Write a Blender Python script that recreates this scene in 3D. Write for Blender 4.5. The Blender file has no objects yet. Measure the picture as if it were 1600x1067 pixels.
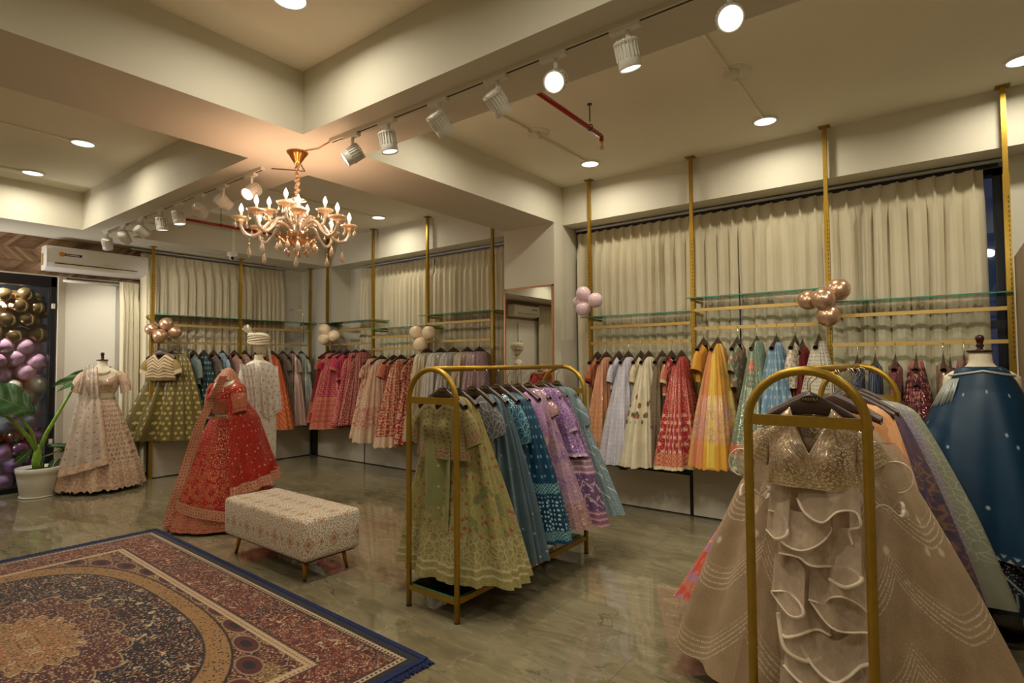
import bpy, bmesh, math, random
from math import sin, cos, pi, radians, sqrt, atan2
from mathutils import Vector, Matrix
random.seed(11)
S = bpy.context.scene
COL = S.collection

# ------------------------------------------------------------------ camera, world, exposure
FPX, YAW, PIT, ROL = 887.2, radians(37.3014), radians(2.0443), radians(-0.4127)
fw = Vector((-sin(YAW) * cos(PIT), cos(YAW) * cos(PIT), sin(PIT)))
rt = Vector((cos(YAW), sin(YAW), 0)); up = rt.cross(fw)
r2 = rt * cos(ROL) + up * sin(ROL); u2 = -rt * sin(ROL) + up * cos(ROL)
cd = bpy.data.cameras.new('camera'); cam = bpy.data.objects.new('camera', cd); COL.objects.link(cam)
cam.matrix_world = Matrix(((r2.x, u2.x, -fw.x, 0), (r2.y, u2.y, -fw.y, 0), (r2.z, u2.z, -fw.z, 1.45), (0, 0, 0, 1)))
cd.sensor_width = 36; cd.lens = FPX / 1600 * 36; cd.clip_start = .05
S.camera = cam
W = bpy.data.worlds.new('night'); S.world = W; W.use_nodes = True
W.node_tree.nodes['Background'].inputs[0].default_value = (.03, .06, .16, 1)
W.node_tree.nodes['Background'].inputs[1].default_value = .6
S.view_settings.view_transform = 'Standard'; S.view_settings.look = 'None'
S.view_settings.exposure = -0.5; S.view_settings.gamma = 1.0
S.view_settings.use_curve_mapping = False
S.cycles.max_bounces = 8; S.cycles.diffuse_bounces = 6; S.cycles.glossy_bounces = 4
S.cycles.transparent_max_bounces = 16; S.cycles.transmission_bounces = 4
S.cycles.caustics_reflective = False; S.cycles.caustics_refractive = False
S.cycles.use_denoising = True; S.cycles.sample_clamp_indirect = 4.0

WARM = (1.0, .91, .72); SPOTC = (1.0, .93, .78); BULB = (1.0, .60, .38)
P_DOWN, P_SPOT, P_BULB = 13.5, 40.0, 3.0

# ------------------------------------------------------------------ materials
def lin(c):
    return tuple((x / 12.92 if x <= .04045 else ((x + .055) / 1.055) ** 2.4) for x in [v / 255 for v in c]) + (1,)
def new_mat(name):
    m = bpy.data.materials.new(name); m.use_nodes = True
    nt = m.node_tree; b = nt.nodes['Principled BSDF']
    return m, nt, b
def sp(b, **k):
    for n, v in k.items():
        n = n.replace('_', ' ')
        if n in b.inputs: b.inputs[n].default_value = v
def plain(name, c, rough=.5, metal=0, noise=0, nscale=8, bump=0, spec=.5, emit=None, estr=0, sheen=0):
    m, nt, b = new_mat(name)
    c = lin(c); sp(b, Base_Color=c, Roughness=rough, Metallic=metal, Specular_IOR_Level=spec, Sheen_Weight=sheen)
    if emit: sp(b, Emission_Color=tuple(emit) + (1,), Emission_Strength=estr)
    if noise or bump:
        tc = nt.nodes.new('ShaderNodeTexCoord'); n = nt.nodes.new('ShaderNodeTexNoise')
        n.inputs['Scale'].default_value = nscale; n.inputs['Detail'].default_value = 3
        nt.links.new(tc.outputs['Object'], n.inputs['Vector'])
        if noise:
            r = nt.nodes.new('ShaderNodeValToRGB')
            r.color_ramp.elements[0].position = .3; r.color_ramp.elements[1].position = .7
            r.color_ramp.elements[0].color = tuple(x * (1 - noise) for x in c[:3]) + (1,)
            r.color_ramp.elements[1].color = tuple(min(1, x * (1 + noise)) for x in c[:3]) + (1,)
            nt.links.new(n.outputs['Fac'], r.inputs[0]); nt.links.new(r.outputs[0], b.inputs['Base Color'])
        if bump:
            bp = nt.nodes.new('ShaderNodeBump'); bp.inputs['Strength'].default_value = bump; bp.inputs['Distance'].default_value = .01
            nt.links.new(n.outputs['Fac'], bp.inputs['Height']); nt.links.new(bp.outputs[0], b.inputs['Normal'])
    return m

class N:
    """small node helper for pattern building"""
    def __init__(s, nt): s.nt = nt
    def _in(s, sock, v):
        if hasattr(v, 'is_output') or isinstance(v, bpy.types.NodeSocket): s.nt.links.new(v, sock)
        else: sock.default_value = v
    def m(s, op, a, b=0.0, c=None, clamp=False):
        n = s.nt.nodes.new('ShaderNodeMath'); n.operation = op; n.use_clamp = clamp
        s._in(n.inputs[0], a); s._in(n.inputs[1], b)
        if c is not None: s._in(n.inputs[2], c)
        return n.outputs[0]
    def xyz(s, x, y, z=0.0):
        n = s.nt.nodes.new('ShaderNodeCombineXYZ'); s._in(n.inputs[0], x); s._in(n.inputs[1], y); s._in(n.inputs[2], z)
        return n.outputs[0]
    def sep(s, v):
        n = s.nt.nodes.new('ShaderNodeSeparateXYZ'); s.nt.links.new(v, n.inputs[0]); return n.outputs
    def vor(s, vec, scale, rand=1.0, feat='F1', out='Distance'):
        n = s.nt.nodes.new('ShaderNodeTexVoronoi'); n.voronoi_dimensions = '2D'; n.feature = feat
        s.nt.links.new(vec, n.inputs['Vector']); n.inputs['Scale'].default_value = scale; n.inputs['Randomness'].default_value = rand
        return n.outputs[out]
    def noise(s, vec, scale, detail=2, dist=0, dim='2D', out='Fac'):
        n = s.nt.nodes.new('ShaderNodeTexNoise'); n.noise_dimensions = dim
        s.nt.links.new(vec, n.inputs['Vector']); n.inputs['Scale'].default_value = scale
        n.inputs['Detail'].default_value = detail; n.inputs['Distortion'].default_value = dist
        return n.outputs[out]
    def mix(s, f, a, b):
        n = s.nt.nodes.new('ShaderNodeMix'); n.data_type = 'RGBA'
        s._in(n.inputs[0], f); s._in(n.inputs[6], a); s._in(n.inputs[7], b); return n.outputs[2]
    def lt(s, a, thr, soft=.02):   # 1 where a<thr
        return s.m('MULTIPLY_ADD', s.m('SUBTRACT', thr, a), 1.0 / soft, .5, clamp=True)
    def gt(s, a, thr, soft=.02):
        return s.m('MULTIPLY_ADD', s.m('SUBTRACT', a, thr), 1.0 / soft, .5, clamp=True)

PSC = {'buti': 2.3, 'vine': 1.9, 'ring': 1.5, 'dots': 1.35, 'lattice': 1.6, 'zig': 1.5, 'blotch': 1.5, 'scallop': 1.5}
PST = {'buti': .8, 'vine': .5, 'ring': .5, 'lattice': .7, 'zig': .7, 'blotch': .75, 'arc': .7, 'hstripe': .8}
def fabric(name, base, layers=(), rough=.75, alpha=1.0, sheen=.06, metal=0.0, var=.12):
    """layers: (kind, colour, scale, size, vmin, vmax[, rand]); UV is in metres, v counted up from the hem"""
    m, nt, b = new_mat(name); h = N(nt)
    uvn = nt.nodes.new('ShaderNodeUVMap'); uv = uvn.outputs[0]
    su = h.sep(uv); u, v = su[0], su[1]
    DK = .74
    base = tuple(x * DK for x in lin(base)[:3]) + (1,)
    wv = h.noise(uv, 9, 3)
    col = h.mix(h.gt(wv, .5, .5), tuple(x * (1 - var) for x in base[:3]) + (1,), tuple(min(1, x * (1 + var)) for x in base[:3]) + (1,))
    glit = None
    for L in layers:
        kind, c, sc, size, v0, v1 = L[:6]; rand = L[6] if len(L) > 6 else None
        c = tuple(x * (.8 if L[0] != 'sequin' else 1) for x in lin(c)[:3]) + (1,); sc = sc * PSC.get(kind, 1)
        if kind == 'dots':
            f = h.lt(h.vor(uv, sc, 0 if rand is None else rand), size, .06)
        elif kind == 'buti':   # small flower in a half-drop grid
            rowp = h.m('FLOOR', h.m('MULTIPLY', v, sc)); off = h.m('MULTIPLY', h.m('MODULO', rowp, 2.0), .5)
            fu = h.m('SUBTRACT', h.m('FRACT', h.m('ADD', h.m('MULTIPLY', u, sc), off)), .5)
            fv = h.m('SUBTRACT', h.m('FRACT', h.m('MULTIPLY', v, sc)), .5)
            d = h.m('SQRT', h.m('ADD', h.m('MULTIPLY', fu, fu), h.m('MULTIPLY', fv, fv)))
            ang = h.m('ARCTAN2', fu, fv)
            pet = h.m('MULTIPLY_ADD', h.m('COSINE', h.m('MULTIPLY', ang, 6.0)), .22, .78)
            f = h.lt(h.m('DIVIDE', d, pet), size, .06)
        elif kind == 'vine':   # scrolling lace of thin lines
            ds = nt.nodes.new('ShaderNodeVectorMath'); ds.operation = 'MULTIPLY_ADD'
            nn = h.noise(uv, sc * .35, 1, out='Color'); nt.links.new(nn, ds.inputs[0]); ds.inputs[1].default_value = (1.2 / sc,) * 3; nt.links.new(uv, ds.inputs[2])
            f = h.lt(h.vor(ds.outputs[0], sc, 1, 'DISTANCE_TO_EDGE'), size, .05)
        elif kind == 'ring':
            dd = h.vor(uv, sc, 0 if rand is None else rand)
            f = h.lt(h.m('ABSOLUTE', h.m('SUBTRACT', dd, .33)), size, .04)
        elif kind == 'blotch':
            f = h.gt(h.noise(uv, sc, 3, .6), size, .06)
        elif kind == 'zig':
            z = h.m('ABSOLUTE', h.m('SUBTRACT', h.m('FRACT', h.m('MULTIPLY', u, sc)), .5))
            f = h.lt(h.m('FRACT', h.m('MULTIPLY', h.m('ADD', v, h.m('MULTIPLY', z, 1.3 / sc)), sc)), size, .08)
        elif kind == 'lattice':
            a = h.m('ABSOLUTE', h.m('SUBTRACT', h.m('FRACT', h.m('MULTIPLY', h.m('ADD', u, v), sc)), .5))
            bb = h.m('ABSOLUTE', h.m('SUBTRACT', h.m('FRACT', h.m('MULTIPLY', h.m('SUBTRACT', u, v), sc)), .5))
            f = h.lt(h.m('MINIMUM', a, bb), size, .05)
        elif kind == 'diag':
            f = h.lt(h.m('FRACT', h.m('MULTIPLY', h.m('ADD', u, v), sc)), size, .08)
        elif kind == 'vstripe':
            f = h.lt(h.m('FRACT', h.m('MULTIPLY', u, sc)), size, .08)
        elif kind == 'hstripe':
            f = h.lt(h.m('FRACT', h.m('MULTIPLY', v, sc)), size, .08)
        elif kind == 'scallop':  # fish-scale arcs
            row = h.m('FLOOR', h.m('MULTIPLY', v, sc)); off = h.m('MULTIPLY', h.m('MODULO', row, 2.0), .5)
            fu = h.m('SUBTRACT', h.m('FRACT', h.m('ADD', h.m('MULTIPLY', u, sc), off)), .5)
            fv = h.m('FRACT', h.m('MULTIPLY', v, sc))
            d = h.m('SQRT', h.m('ADD', h.m('MULTIPLY', fu, fu), h.m('MULTIPLY', fv, fv)))
            f = h.lt(h.m('FRACT', h.m('MULTIPLY', d, 4.0)), size, .15)
        elif kind == 'arc':   # swags hanging from rows: sequin garlands
            fu = h.m('ABSOLUTE', h.m('SUBTRACT', h.m('FRACT', h.m('MULTIPLY', u, sc)), .5))
            par = h.m('MULTIPLY', h.m('MULTIPLY', fu, fu), 1.6 / sc)
            w_ = h.m('SUBTRACT', v, par)
            f = h.m('MULTIPLY', h.lt(h.m('FRACT', h.m('MULTIPLY', w_, sc * 1.7)), .32, .05), h.lt(h.m('FRACT', h.m('MULTIPLY', w_, sc * 22)), .32, .15))
            f = h.m('MULTIPLY', f, h.lt(h.vor(uv, 170, 1), .5, .1))
        elif kind == 'band':
            f = 1.0
        elif kind == 'sequin':
            f = h.lt(h.vor(uv, sc, 1), size, .05)
        else:
            f = 0.0
        if v0 is not None:
            f = h.m('MULTIPLY', f, h.gt(v, v0, .012))
        if v1 is not None:
            f = h.m('MULTIPLY', f, h.lt(v, v1, .012))
        if kind in PST: f = h.m('MULTIPLY', f, PST[kind])
        if kind == 'sequin': glit = f if glit is None else h.m('MAXIMUM', glit, f)
        col = h.mix(f, col, c)
    nt.links.new(col, b.inputs['Base Color'])
    sp(b, Roughness=rough, Sheen_Weight=sheen, Metallic=metal, Specular_IOR_Level=.35)
    if glit is not None:
        nt.links.new(h.m('MULTIPLY_ADD', glit, .25 - rough, rough), b.inputs['Roughness'])
        nt.links.new(h.m('MULTIPLY', glit, .7), b.inputs['Metallic'])
    if alpha < 1:
        tr = nt.nodes.new('ShaderNodeBsdfTransparent'); mx = nt.nodes.new('ShaderNodeMixShader')
        dens = h.m('MULTIPLY_ADD', h.noise(uv, 30, 1), .2, alpha - .1)
        if layers:
            # embroidery is denser than the net it is sewn on
            dens = h.m('MAXIMUM', dens, glit) if glit is not None else dens
        nt.links.new(dens, mx.inputs[0]); nt.links.new(tr.outputs[0], mx.inputs[1]); nt.links.new(b.outputs[0], mx.inputs[2])
        nt.links.new(mx.outputs[0], nt.nodes['Material Output'].inputs[0])
    return m

def glassy(name, tint, gloss=.1, opacity=0.0, rough=.02):
    """thin real pane: tinted see-through with a sharp reflection by Fresnel"""
    m = bpy.data.materials.new(name); m.use_nodes = True; nt = m.node_tree; nt.nodes.clear()
    o = nt.nodes.new('ShaderNodeOutputMaterial'); t = nt.nodes.new('ShaderNodeBsdfTransparent'); g = nt.nodes.new('ShaderNodeBsdfGlossy')
    t.inputs[0].default_value = lin(tint); g.inputs['Roughness'].default_value = rough; g.inputs[0].default_value = (1, 1, 1, 1)
    f = nt.nodes.new('ShaderNodeFresnel'); f.inputs[0].default_value = 1.5
    ad = nt.nodes.new('ShaderNodeMath'); ad.operation = 'ADD'; ad.use_clamp = True; ad.inputs[1].default_value = gloss
    nt.links.new(f.outputs[0], ad.inputs[0])
    mx = nt.nodes.new('ShaderNodeMixShader'); nt.links.new(ad.outputs[0], mx.inputs[0]); nt.links.new(t.outputs[0], mx.inputs[1]); nt.links.new(g.outputs[0], mx.inputs[2])
    out = mx.outputs[0]
    if opacity:
        d = nt.nodes.new('ShaderNodeBsdfDiffuse'); d.inputs[0].default_value = lin(tint)
        m2 = nt.nodes.new('ShaderNodeMixShader'); m2.inputs[0].default_value = opacity
        nt.links.new(out, m2.inputs[1]); nt.links.new(d.outputs[0], m2.inputs[2]); out = m2.outputs[0]
    nt.links.new(out, o.inputs[0]); return m

M = {}
M['wall'] = plain('wall_paint', (218, 213, 196), .7, noise=.03, nscale=1.5, bump=.05)
M['ceil'] = plain('ceiling_paint', (242, 236, 216), .8, noise=.03, nscale=1.2, bump=.05)
M['gold'] = plain('brushed_brass', (168, 134, 48), .38, metal=.7, noise=.08, nscale=30)
M['goldbar'] = plain('champagne_brass', (196, 164, 96), .45, metal=.5, noise=.05, nscale=30)
M['black'] = plain('black_panel', (22, 20, 20), .35)
M['darkmetal'] = plain('dark_metal', (26, 27, 30), .35, metal=.4)
M['cab'] = plain('grey_laminate', (196, 188, 172), .35, noise=.03, nscale=4)
M['cabtop'] = plain('pale_worktop', (206, 196, 178), .25, noise=.04, nscale=6)
M['plastic'] = plain('white_plastic', (232, 230, 222), .3)
M['plastic2'] = plain('cream_plastic', (222, 214, 196), .4)
M['lens'] = plain('lamp_lens', (255, 255, 255), .4, emit=(1, .93, .8), estr=3)
M['bulb'] = plain('flame_bulb_glass', (255, 240, 220), .3, emit=(1, .80, .58), estr=5)
M['hanger'] = plain('dark_walnut', (62, 44, 36), .35, noise=.2, nscale=20)
M['hook'] = plain('polished_hook', (205, 190, 160), .25, metal=1)
M['form'] = plain('mannequin_linen', (226, 216, 190), .75, noise=.05, nscale=40, bump=.1)
M['finial'] = plain('dark_lacquer', (48, 14, 14), .18)
M['red_pipe'] = plain('red_pipe_paint', (150, 22, 18), .35)
M['pot'] = plain('white_pot', (226, 224, 214), .35)
M['soil'] = plain('soil', (40, 30, 22), .95, noise=.4, nscale=60)
M['leaf'] = plain('green_leaf', (48, 88, 36), .4, noise=.3, nscale=14, bump=.2)
M['stem'] = plain('green_stem', (128, 168, 58), .4, noise=.25, nscale=25)
M['wood_leg'] = plain('gold_leg', (176, 124, 44), .3, metal=.8)
M['rosegold'] = plain('rose_gold_frame', (206, 150, 112), .3, metal=.8)
M['mirror'] = plain('mirror_silver', (235, 235, 232), .015, metal=1)
M['pane'] = glassy('window_pane', (225, 232, 235), .03)
M['shelfglass'] = glassy('shelf_glass', (228, 240, 232), .05)
M['glassedge'] = plain('glass_edge', (70, 150, 122), .15, emit=None)
M['amber'] = glassy('amber_crystal', (255, 232, 200), .25, opacity=.30, rough=.08)
M['crystal'] = glassy('clear_crystal', (254, 242, 224), .3, opacity=.28, rough=.05)
M['amberdark'] = glassy('amber_dish', (226, 172, 116), .3, opacity=.35, rough=.08)
M['goldcup'] = plain('antique_gold', (196, 138, 70), .25, metal=.9)
M['curtain'] = plain('curtain_cloth', (208, 198, 170), .85, noise=.04, nscale=3, sheen=.3)
M['track'] = plain('curtain_track', (190, 192, 196), .4, metal=.3)
M['blind'] = plain('blind_cloth', (232, 228, 216), .8)
M['woodpanel'] = None

def wood(name, c1, c2, sx=3, sy=60):
    m, nt, b = new_mat(name); h = N(nt)
    tc = nt.nodes.new('ShaderNodeTexCoord'); oi = nt.nodes.new('ShaderNodeObjectInfo')
    mp = nt.nodes.new('ShaderNodeMapping'); mp.inputs['Scale'].default_value = (sx, sx, sy)
    nt.links.new(tc.outputs['UV'] if False else tc.outputs['Object'], mp.inputs[0])
    sc = nt.nodes.new('ShaderNodeVectorMath'); sc.operation = 'ADD'
    nt.links.new(mp.outputs[0], sc.inputs[0]); nt.links.new(h.xyz(h.m('MULTIPLY', oi.outputs['Random'], 30.0), 0.0, 0.0), sc.inputs[1])
    n = h.noise(sc.outputs[0], 1.5, 4, .4, '3D')
    f = h.m('ADD', h.m('MULTIPLY', h.gt(n, .5, .5), .5), h.m('MULTIPLY', h.m('SUBTRACT', oi.outputs['Random'], .3), .8))
    nt.links.new(h.mix(f, lin(c1), lin(c2)), b.inputs['Base Color']); sp(b, Roughness=.5)
    return m
M['plank'] = wood('chevron_wood', (120, 90, 66), (190, 160, 126), 2, 14)
M['oak'] = wood('greyed_oak', (138, 116, 88), (176, 154, 122), 30, 2)

def marble():
    m, nt, b = new_mat('polished_marble'); h = N(nt)
    g = nt.nodes.new('ShaderNodeNewGeometry'); oi = nt.nodes.new('ShaderNodeObjectInfo')
    mp = nt.nodes.new('ShaderNodeMapping'); mp.inputs['Rotation'].default_value = (0, 0, radians(18)); mp.inputs['Scale'].default_value = (.6, 2.0, 1)
    nt.links.new(g.outputs['Position'], mp.inputs[0]); P = mp.outputs[0]
    n1 = h.noise(P, 1.6, 6, .8, '3D'); n2 = h.noise(P, 6, 5, 1.2, '3D')
    c = h.mix(h.gt(n1, .5, .45), lin((112, 104, 80)), lin((142, 134, 108)))
    c = h.mix(h.m('MULTIPLY', h.gt(n2, .56, .25), .4), c, lin((168, 152, 118)))
    wv = h.noise(P, 2.2, 5, 1.5, '3D', 'Color')
    va = nt.nodes.new('ShaderNodeVectorMath'); va.operation = 'MULTIPLY_ADD'; nt.links.new(wv, va.inputs[0]); va.inputs[1].default_value = (.5, .5, 0); nt.links.new(P, va.inputs[2])
    e = h.vor(va.outputs[0], 1.5, 1, 'DISTANCE_TO_EDGE')
    br = h.gt(h.noise(P, 2.0, 2, 0, '3D'), .48, .15)
    c = h.mix(h.m('MULTIPLY', h.m('MULTIPLY', h.lt(e, .005, .008), br), .75), c, lin((70, 60, 46)))
    e2 = h.vor(va.outputs[0], 4.1, 1, 'DISTANCE_TO_EDGE')
    c = h.mix(h.m('MULTIPLY', h.lt(e2, .012, .03), .25), c, lin((206, 198, 172)))
    c = h.mix(h.m('MULTIPLY', oi.outputs['Random'], .12), c, lin((120, 110, 88)))
    nt.links.new(c, b.inputs['Base Color']); sp(b, Roughness=.035, Specular_IOR_Level=.8, IOR=1.62)
    bp = nt.nodes.new('ShaderNodeBump'); bp.inputs['Strength'].default_value = .012; bp.inputs['Distance'].default_value = .02
    nt.links.new(h.noise(P, 3.0, 2, 0, '3D'), bp.inputs['Height']); nt.links.new(bp.outputs[0], b.inputs['Normal'])
    return m
M['marble'] = marble()
M['grout'] = plain('grout', (84, 76, 60), .7)

def rug_mat(HX, HY):
    """woven pattern in object space; rug centred on its origin, half sizes HX, HY"""
    m, nt, b = new_mat('woven_carpet'); h = N(nt)
    tc = nt.nodes.new('ShaderNodeTexCoord'); s3 = h.sep(tc.outputs['Object'])
    q = 200.0   # knot size
    x = h.m('DIVIDE', h.m('FLOOR', h.m('MULTIPLY', s3[0], q)), q); y = h.m('DIVIDE', h.m('FLOOR', h.m('MULTIPLY', s3[1], q)), q)
    ax = h.m('ABSOLUTE', x); ay = h.m('ABSOLUTE', y); P = h.xyz(ax, ay)
    navy, wine, cream, rust, gold, dark = [lin(c) for c in ((26, 28, 50), (84, 34, 34), (186, 166, 134), (150, 84, 60), (152, 114, 72), (28, 20, 26))]
    dx = h.m('SUBTRACT', HX, ax); dy = h.m('SUBTRACT', HY, ay); d = h.m('MINIMUM', dx, dy)
    ex = h.m('POWER', h.m('DIVIDE', ax, 1.20), 2.6); ey = h.m('POWER', h.m('DIVIDE', ay, .66), 2.6)
    r = h.m('POWER', h.m('ADD', ex, ey), 1 / 2.6)
    # flower network with mixed yarn colours
    cell = h.vor(P, 24, .9, 'F1', 'Color'); cs = h.sep(cell); cd_ = h.vor(P, 24, .9); edge = h.vor(P, 15, 1, 'DISTANCE_TO_EDGE')
    fine = h.vor(P, 62, 1); fine_c = h.sep(h.vor(P, 62, 1, 'F1', 'Color'))
    curl = h.lt(h.m('ABSOLUTE', h.m('SUBTRACT', h.noise(P, 13, 1, 1.0), .5)), .016, .012)
    def flowers(bg, a, bcol, c):
        o = h.mix(h.m('MULTIPLY', h.lt(fine, .32, .1), h.gt(fine_c[0], .45, .02)), bg, a)
        o = h.mix(curl, o, bcol)
        o = h.mix(h.m('MULTIPLY', h.lt(cd_, .36, .04), h.gt(cs[0], .35, .02)), o, c)
        o = h.mix(h.m('MULTIPLY', h.lt(cd_, .24, .04), h.gt(cs[0], .35, .02)), o, bg)
        o = h.mix(h.m('MULTIPLY', h.lt(cd_, .12, .04), h.gt(cs[1], .3, .02)), o, bcol)
        return o
    border = flowers(wine, rust, cream, rust)
    border = h.mix(h.m('MULTIPLY', h.gt(h.noise(P, 4, 2), .55, .04), .6), border, flowers(dark, cream, rust, wine))
    corner = flowers(h.mix(h.gt(h.noise(P, 5, 2), .5, .05), wine, h.mix(.3, gold, dark)), cream, dark, gold)
    ring = flowers(gold, dark, gold, gold)
    field = flowers(dark, rust, cream, navy)
    inner = flowers(wine, cream, gold, navy)
    med = flowers(gold, dark, cream, rust)
    c = corner
    # oval rosettes round the gold ring
    ang = h.m('ARCTAN2', h.m('DIVIDE', ay, .66), h.m('DIVIDE', ax, 1.2))
    lb = h.m('SINE', h.m('MULTIPLY', ang, 18.0)); rr_ = h.m('DIVIDE', h.m('SUBTRACT', r, 1.215), .085)
    lob = h.m('SUBTRACT', 1.0, h.m('SQRT', h.m('ADD', h.m('MULTIPLY', h.m('SUBTRACT', 1.0, h.m('ABSOLUTE', lb)), 1.0), h.m('MULTIPLY', rr_, rr_))))
    oring = h.m('MULTIPLY', h.lt(r, 1.30, .01), h.gt(r, 1.13, .01))
    c = h.mix(h.m('MULTIPLY', oring, h.gt(lob, .08, .05)), c, h.mix(.55, cream, wine))
    c = h.mix(h.m('MULTIPLY', oring, h.gt(lob, .2, .05)), c, wine)
    c = h.mix(h.m('MULTIPLY', oring, h.gt(lob, .6, .05)), c, dark)
    c = h.mix(h.lt(r, 1.135, .01), c, dark); c = h.mix(h.lt(r, 1.12, .01), c, ring)
    c = h.mix(h.lt(r, .985, .01), c, dark); c = h.mix(h.lt(r, .97, .01), c, field)
    rw = h.m('ADD', r, h.m('MULTIPLY', h.m('ABSOLUTE', h.m('SINE', h.m('MULTIPLY', ang, 8.0))), -.07))
    c = h.mix(h.lt(rw, .52, .01), c, h.mix(.4, cream, gold)); c = h.mix(h.lt(rw, .512, .01), c, inner)
    c = h.mix(h.lt(rw, .26, .01), c, cream); c = h.mix(h.lt(rw, .254, .01), c, med)
    # straight borders from the edge in
    def band(c, t, col): return h.mix(h.lt(d, t, .004), c, col)
    c = band(c, .385, cream); c = band(c, .372, h.mix(h.lt(h.vor(P, 45, 0), .3, .05), cream, rust)); c = band(c, .34, dark)
    c = band(c, .33, border); c = band(c, .085, dark); c = band(c, .075, h.mix(h.lt(h.vor(P, 40, 0), .3, .05), cream, wine)); c = band(c, .045, dark)
    c = band(c, .035, navy)
    nt.links.new(c, b.inputs['Base Color']); sp(b, Roughness=.95, Sheen_Weight=.3, Specular_IOR_Level=.1)
    bp = nt.nodes.new('ShaderNodeBump'); bp.inputs['Strength'].default_value = .4; bp.inputs['Distance'].default_value = .003
    nt.links.new(h.noise(tc.outputs['Object'], 300, 1, 0, '3D'), bp.inputs['Height']); nt.links.new(bp.outputs[0], b.inputs['Normal'])
    return m

# ------------------------------------------------------------------ mesh builder
class MB:
    def __init__(s): s.v = []; s.f = []; s.uv = []; s.mi = []; s.sm = []
    def face(s, idx, uv=None, mi=0, sm=True):
        s.f.append(tuple(idx)); s.uv.append(uv or [(0, 0)] * len(idx)); s.mi.append(mi); s.sm.append(sm)
    def box(s, x0, x1, y0, y1, z0, z1, mi=0, mside=None):
        b = len(s.v); s.v += [(x, y, z) for z in (z0, z1) for y in (y0, y1) for x in (x0, x1)]
        for k, q in enumerate(((0, 2, 3, 1), (4, 5, 7, 6), (0, 1, 5, 4), (2, 6, 7, 3), (0, 4, 6, 2), (1, 3, 7, 5))):
            s.face([b + i for i in q], mi=(mi if k < 2 or mside is None else mside), sm=False)
        return s
    def obox(s, c, ax, ay, az, mi=0):
        """oriented box: centre and three half-extent vectors"""
        c, ax, ay, az = map(Vector, (c, ax, ay, az)); b = len(s.v)
        s.v += [tuple(c + ax * i + ay * j + az * k) for k in (-1, 1) for j in (-1, 1) for i in (-1, 1)]
        for q in ((0, 2, 3, 1), (4, 5, 7, 6), (0, 1, 5, 4), (2, 6, 7, 3), (0, 4, 6, 2), (1, 3, 7, 5)):
            s.face([b + i for i in q], mi=mi, sm=False)
        return s
    def grid(s, fn, nu, nv, closed=False, uvf=None, mi=0):
        b = len(s.v); cu = nu if closed else nu + 1
        for j in range(nv + 1):
            for i in range(cu): s.v.append(tuple(fn(i / nu, j / nv)))
        for j in range(nv):
            for i in range(nu):
                i2 = (i + 1) % cu if closed else i + 1
                uv = [uvf(a / nu, c / nv) for a, c in ((i, j), (i + 1, j), (i + 1, j + 1), (i, j + 1))] if uvf else None
                s.face((b + j * cu + i, b + j * cu + i2, b + (j + 1) * cu + i2, b + (j + 1) * cu + i), uv, mi)
        return s
    def lathe(s, prof, n=16, c=(0, 0, 0), sx=1, sy=1, mi=0, cap=True):
        b = len(s.v)
        for r, z in prof:
            for i in range(n):
                a = 2 * pi * i / n; s.v.append((c[0] + r * cos(a) * sx, c[1] + r * sin(a) * sy, c[2] + z))
        for j in range(len(prof) - 1):
            for i in range(n): s.face((b + j * n + i, b + j * n + (i + 1) % n, b + (j + 1) * n + (i + 1) % n, b + (j + 1) * n + i), mi=mi)
        if cap:
            if prof[0][0] > 1e-4: s.face([b + i for i in range(n)][::-1], mi=mi, sm=False)
            if prof[-1][0] > 1e-4: s.face([b + (len(prof) - 1) * n + i for i in range(n)], mi=mi, sm=False)
        return s
    def ball(s, c, r, n=14, sx=1, sy=1, sz=1, mi=0):
        return s.lathe([(max(1e-4, r * sin(pi * k / (n // 2 + 2))), -r * sz * cos(pi * k / (n // 2 + 2))) for k in range(n // 2 + 3)], n, c, sx, sy, mi, cap=False)
    def tube(s, pts, r, n=8, cap=True, mi=0, flat=1.0):
        pts = [Vector(p) for p in pts]; m = len(pts); rr = r if isinstance(r, (list, tuple)) else [r] * m
        b = len(s.v); up_ = None
        for k in range(m):
            t = (pts[min(m - 1, k + 1)] - pts[max(0, k - 1)]).normalized()
            if up_ is None:
                up_ = Vector((0, 0, 1)) if abs(t.z) < .9 else Vector((0, 1, 0))
            up_ = (up_ - t * up_.dot(t)); up_ = up_.normalized() if up_.length > 1e-6 else t.orthogonal().normalized()
            sd = t.cross(up_)
            for i in range(n):
                a = 2 * pi * i / n; s.v.append(tuple(pts[k] + (up_ * cos(a) + sd * sin(a) * flat) * rr[k]))
        for k in range(m - 1):
            for i in range(n): s.face((b + k * n + i, b + k * n + (i + 1) % n, b + (k + 1) * n + (i + 1) % n, b + (k + 1) * n + i), mi=mi)
        if cap:
            s.face([b + i for i in range(n)][::-1], mi=mi, sm=False); s.face([b + (m - 1) * n + i for i in range(n)], mi=mi, sm=False)
        return s
    def build(s, name, mats, parent=None):
        me = bpy.data.meshes.new(name); me.from_pydata(s.v, [], s.f)
        if not isinstance(mats, (list, tuple)): mats = [mats]
        for m_ in mats: me.materials.append(m_)
        me.polygons.foreach_set('material_index', s.mi); me.polygons.foreach_set('use_smooth', s.sm)
        uvl = me.uv_layers.new(name='UVMap'); flat = [c for f in s.uv for p in f for c in p]; uvl.data.foreach_set('uv', flat)
        me.update()
        o = bpy.data.objects.new(name, me); COL.objects.link(o)
        if parent: o.parent = parent
        return o

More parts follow.
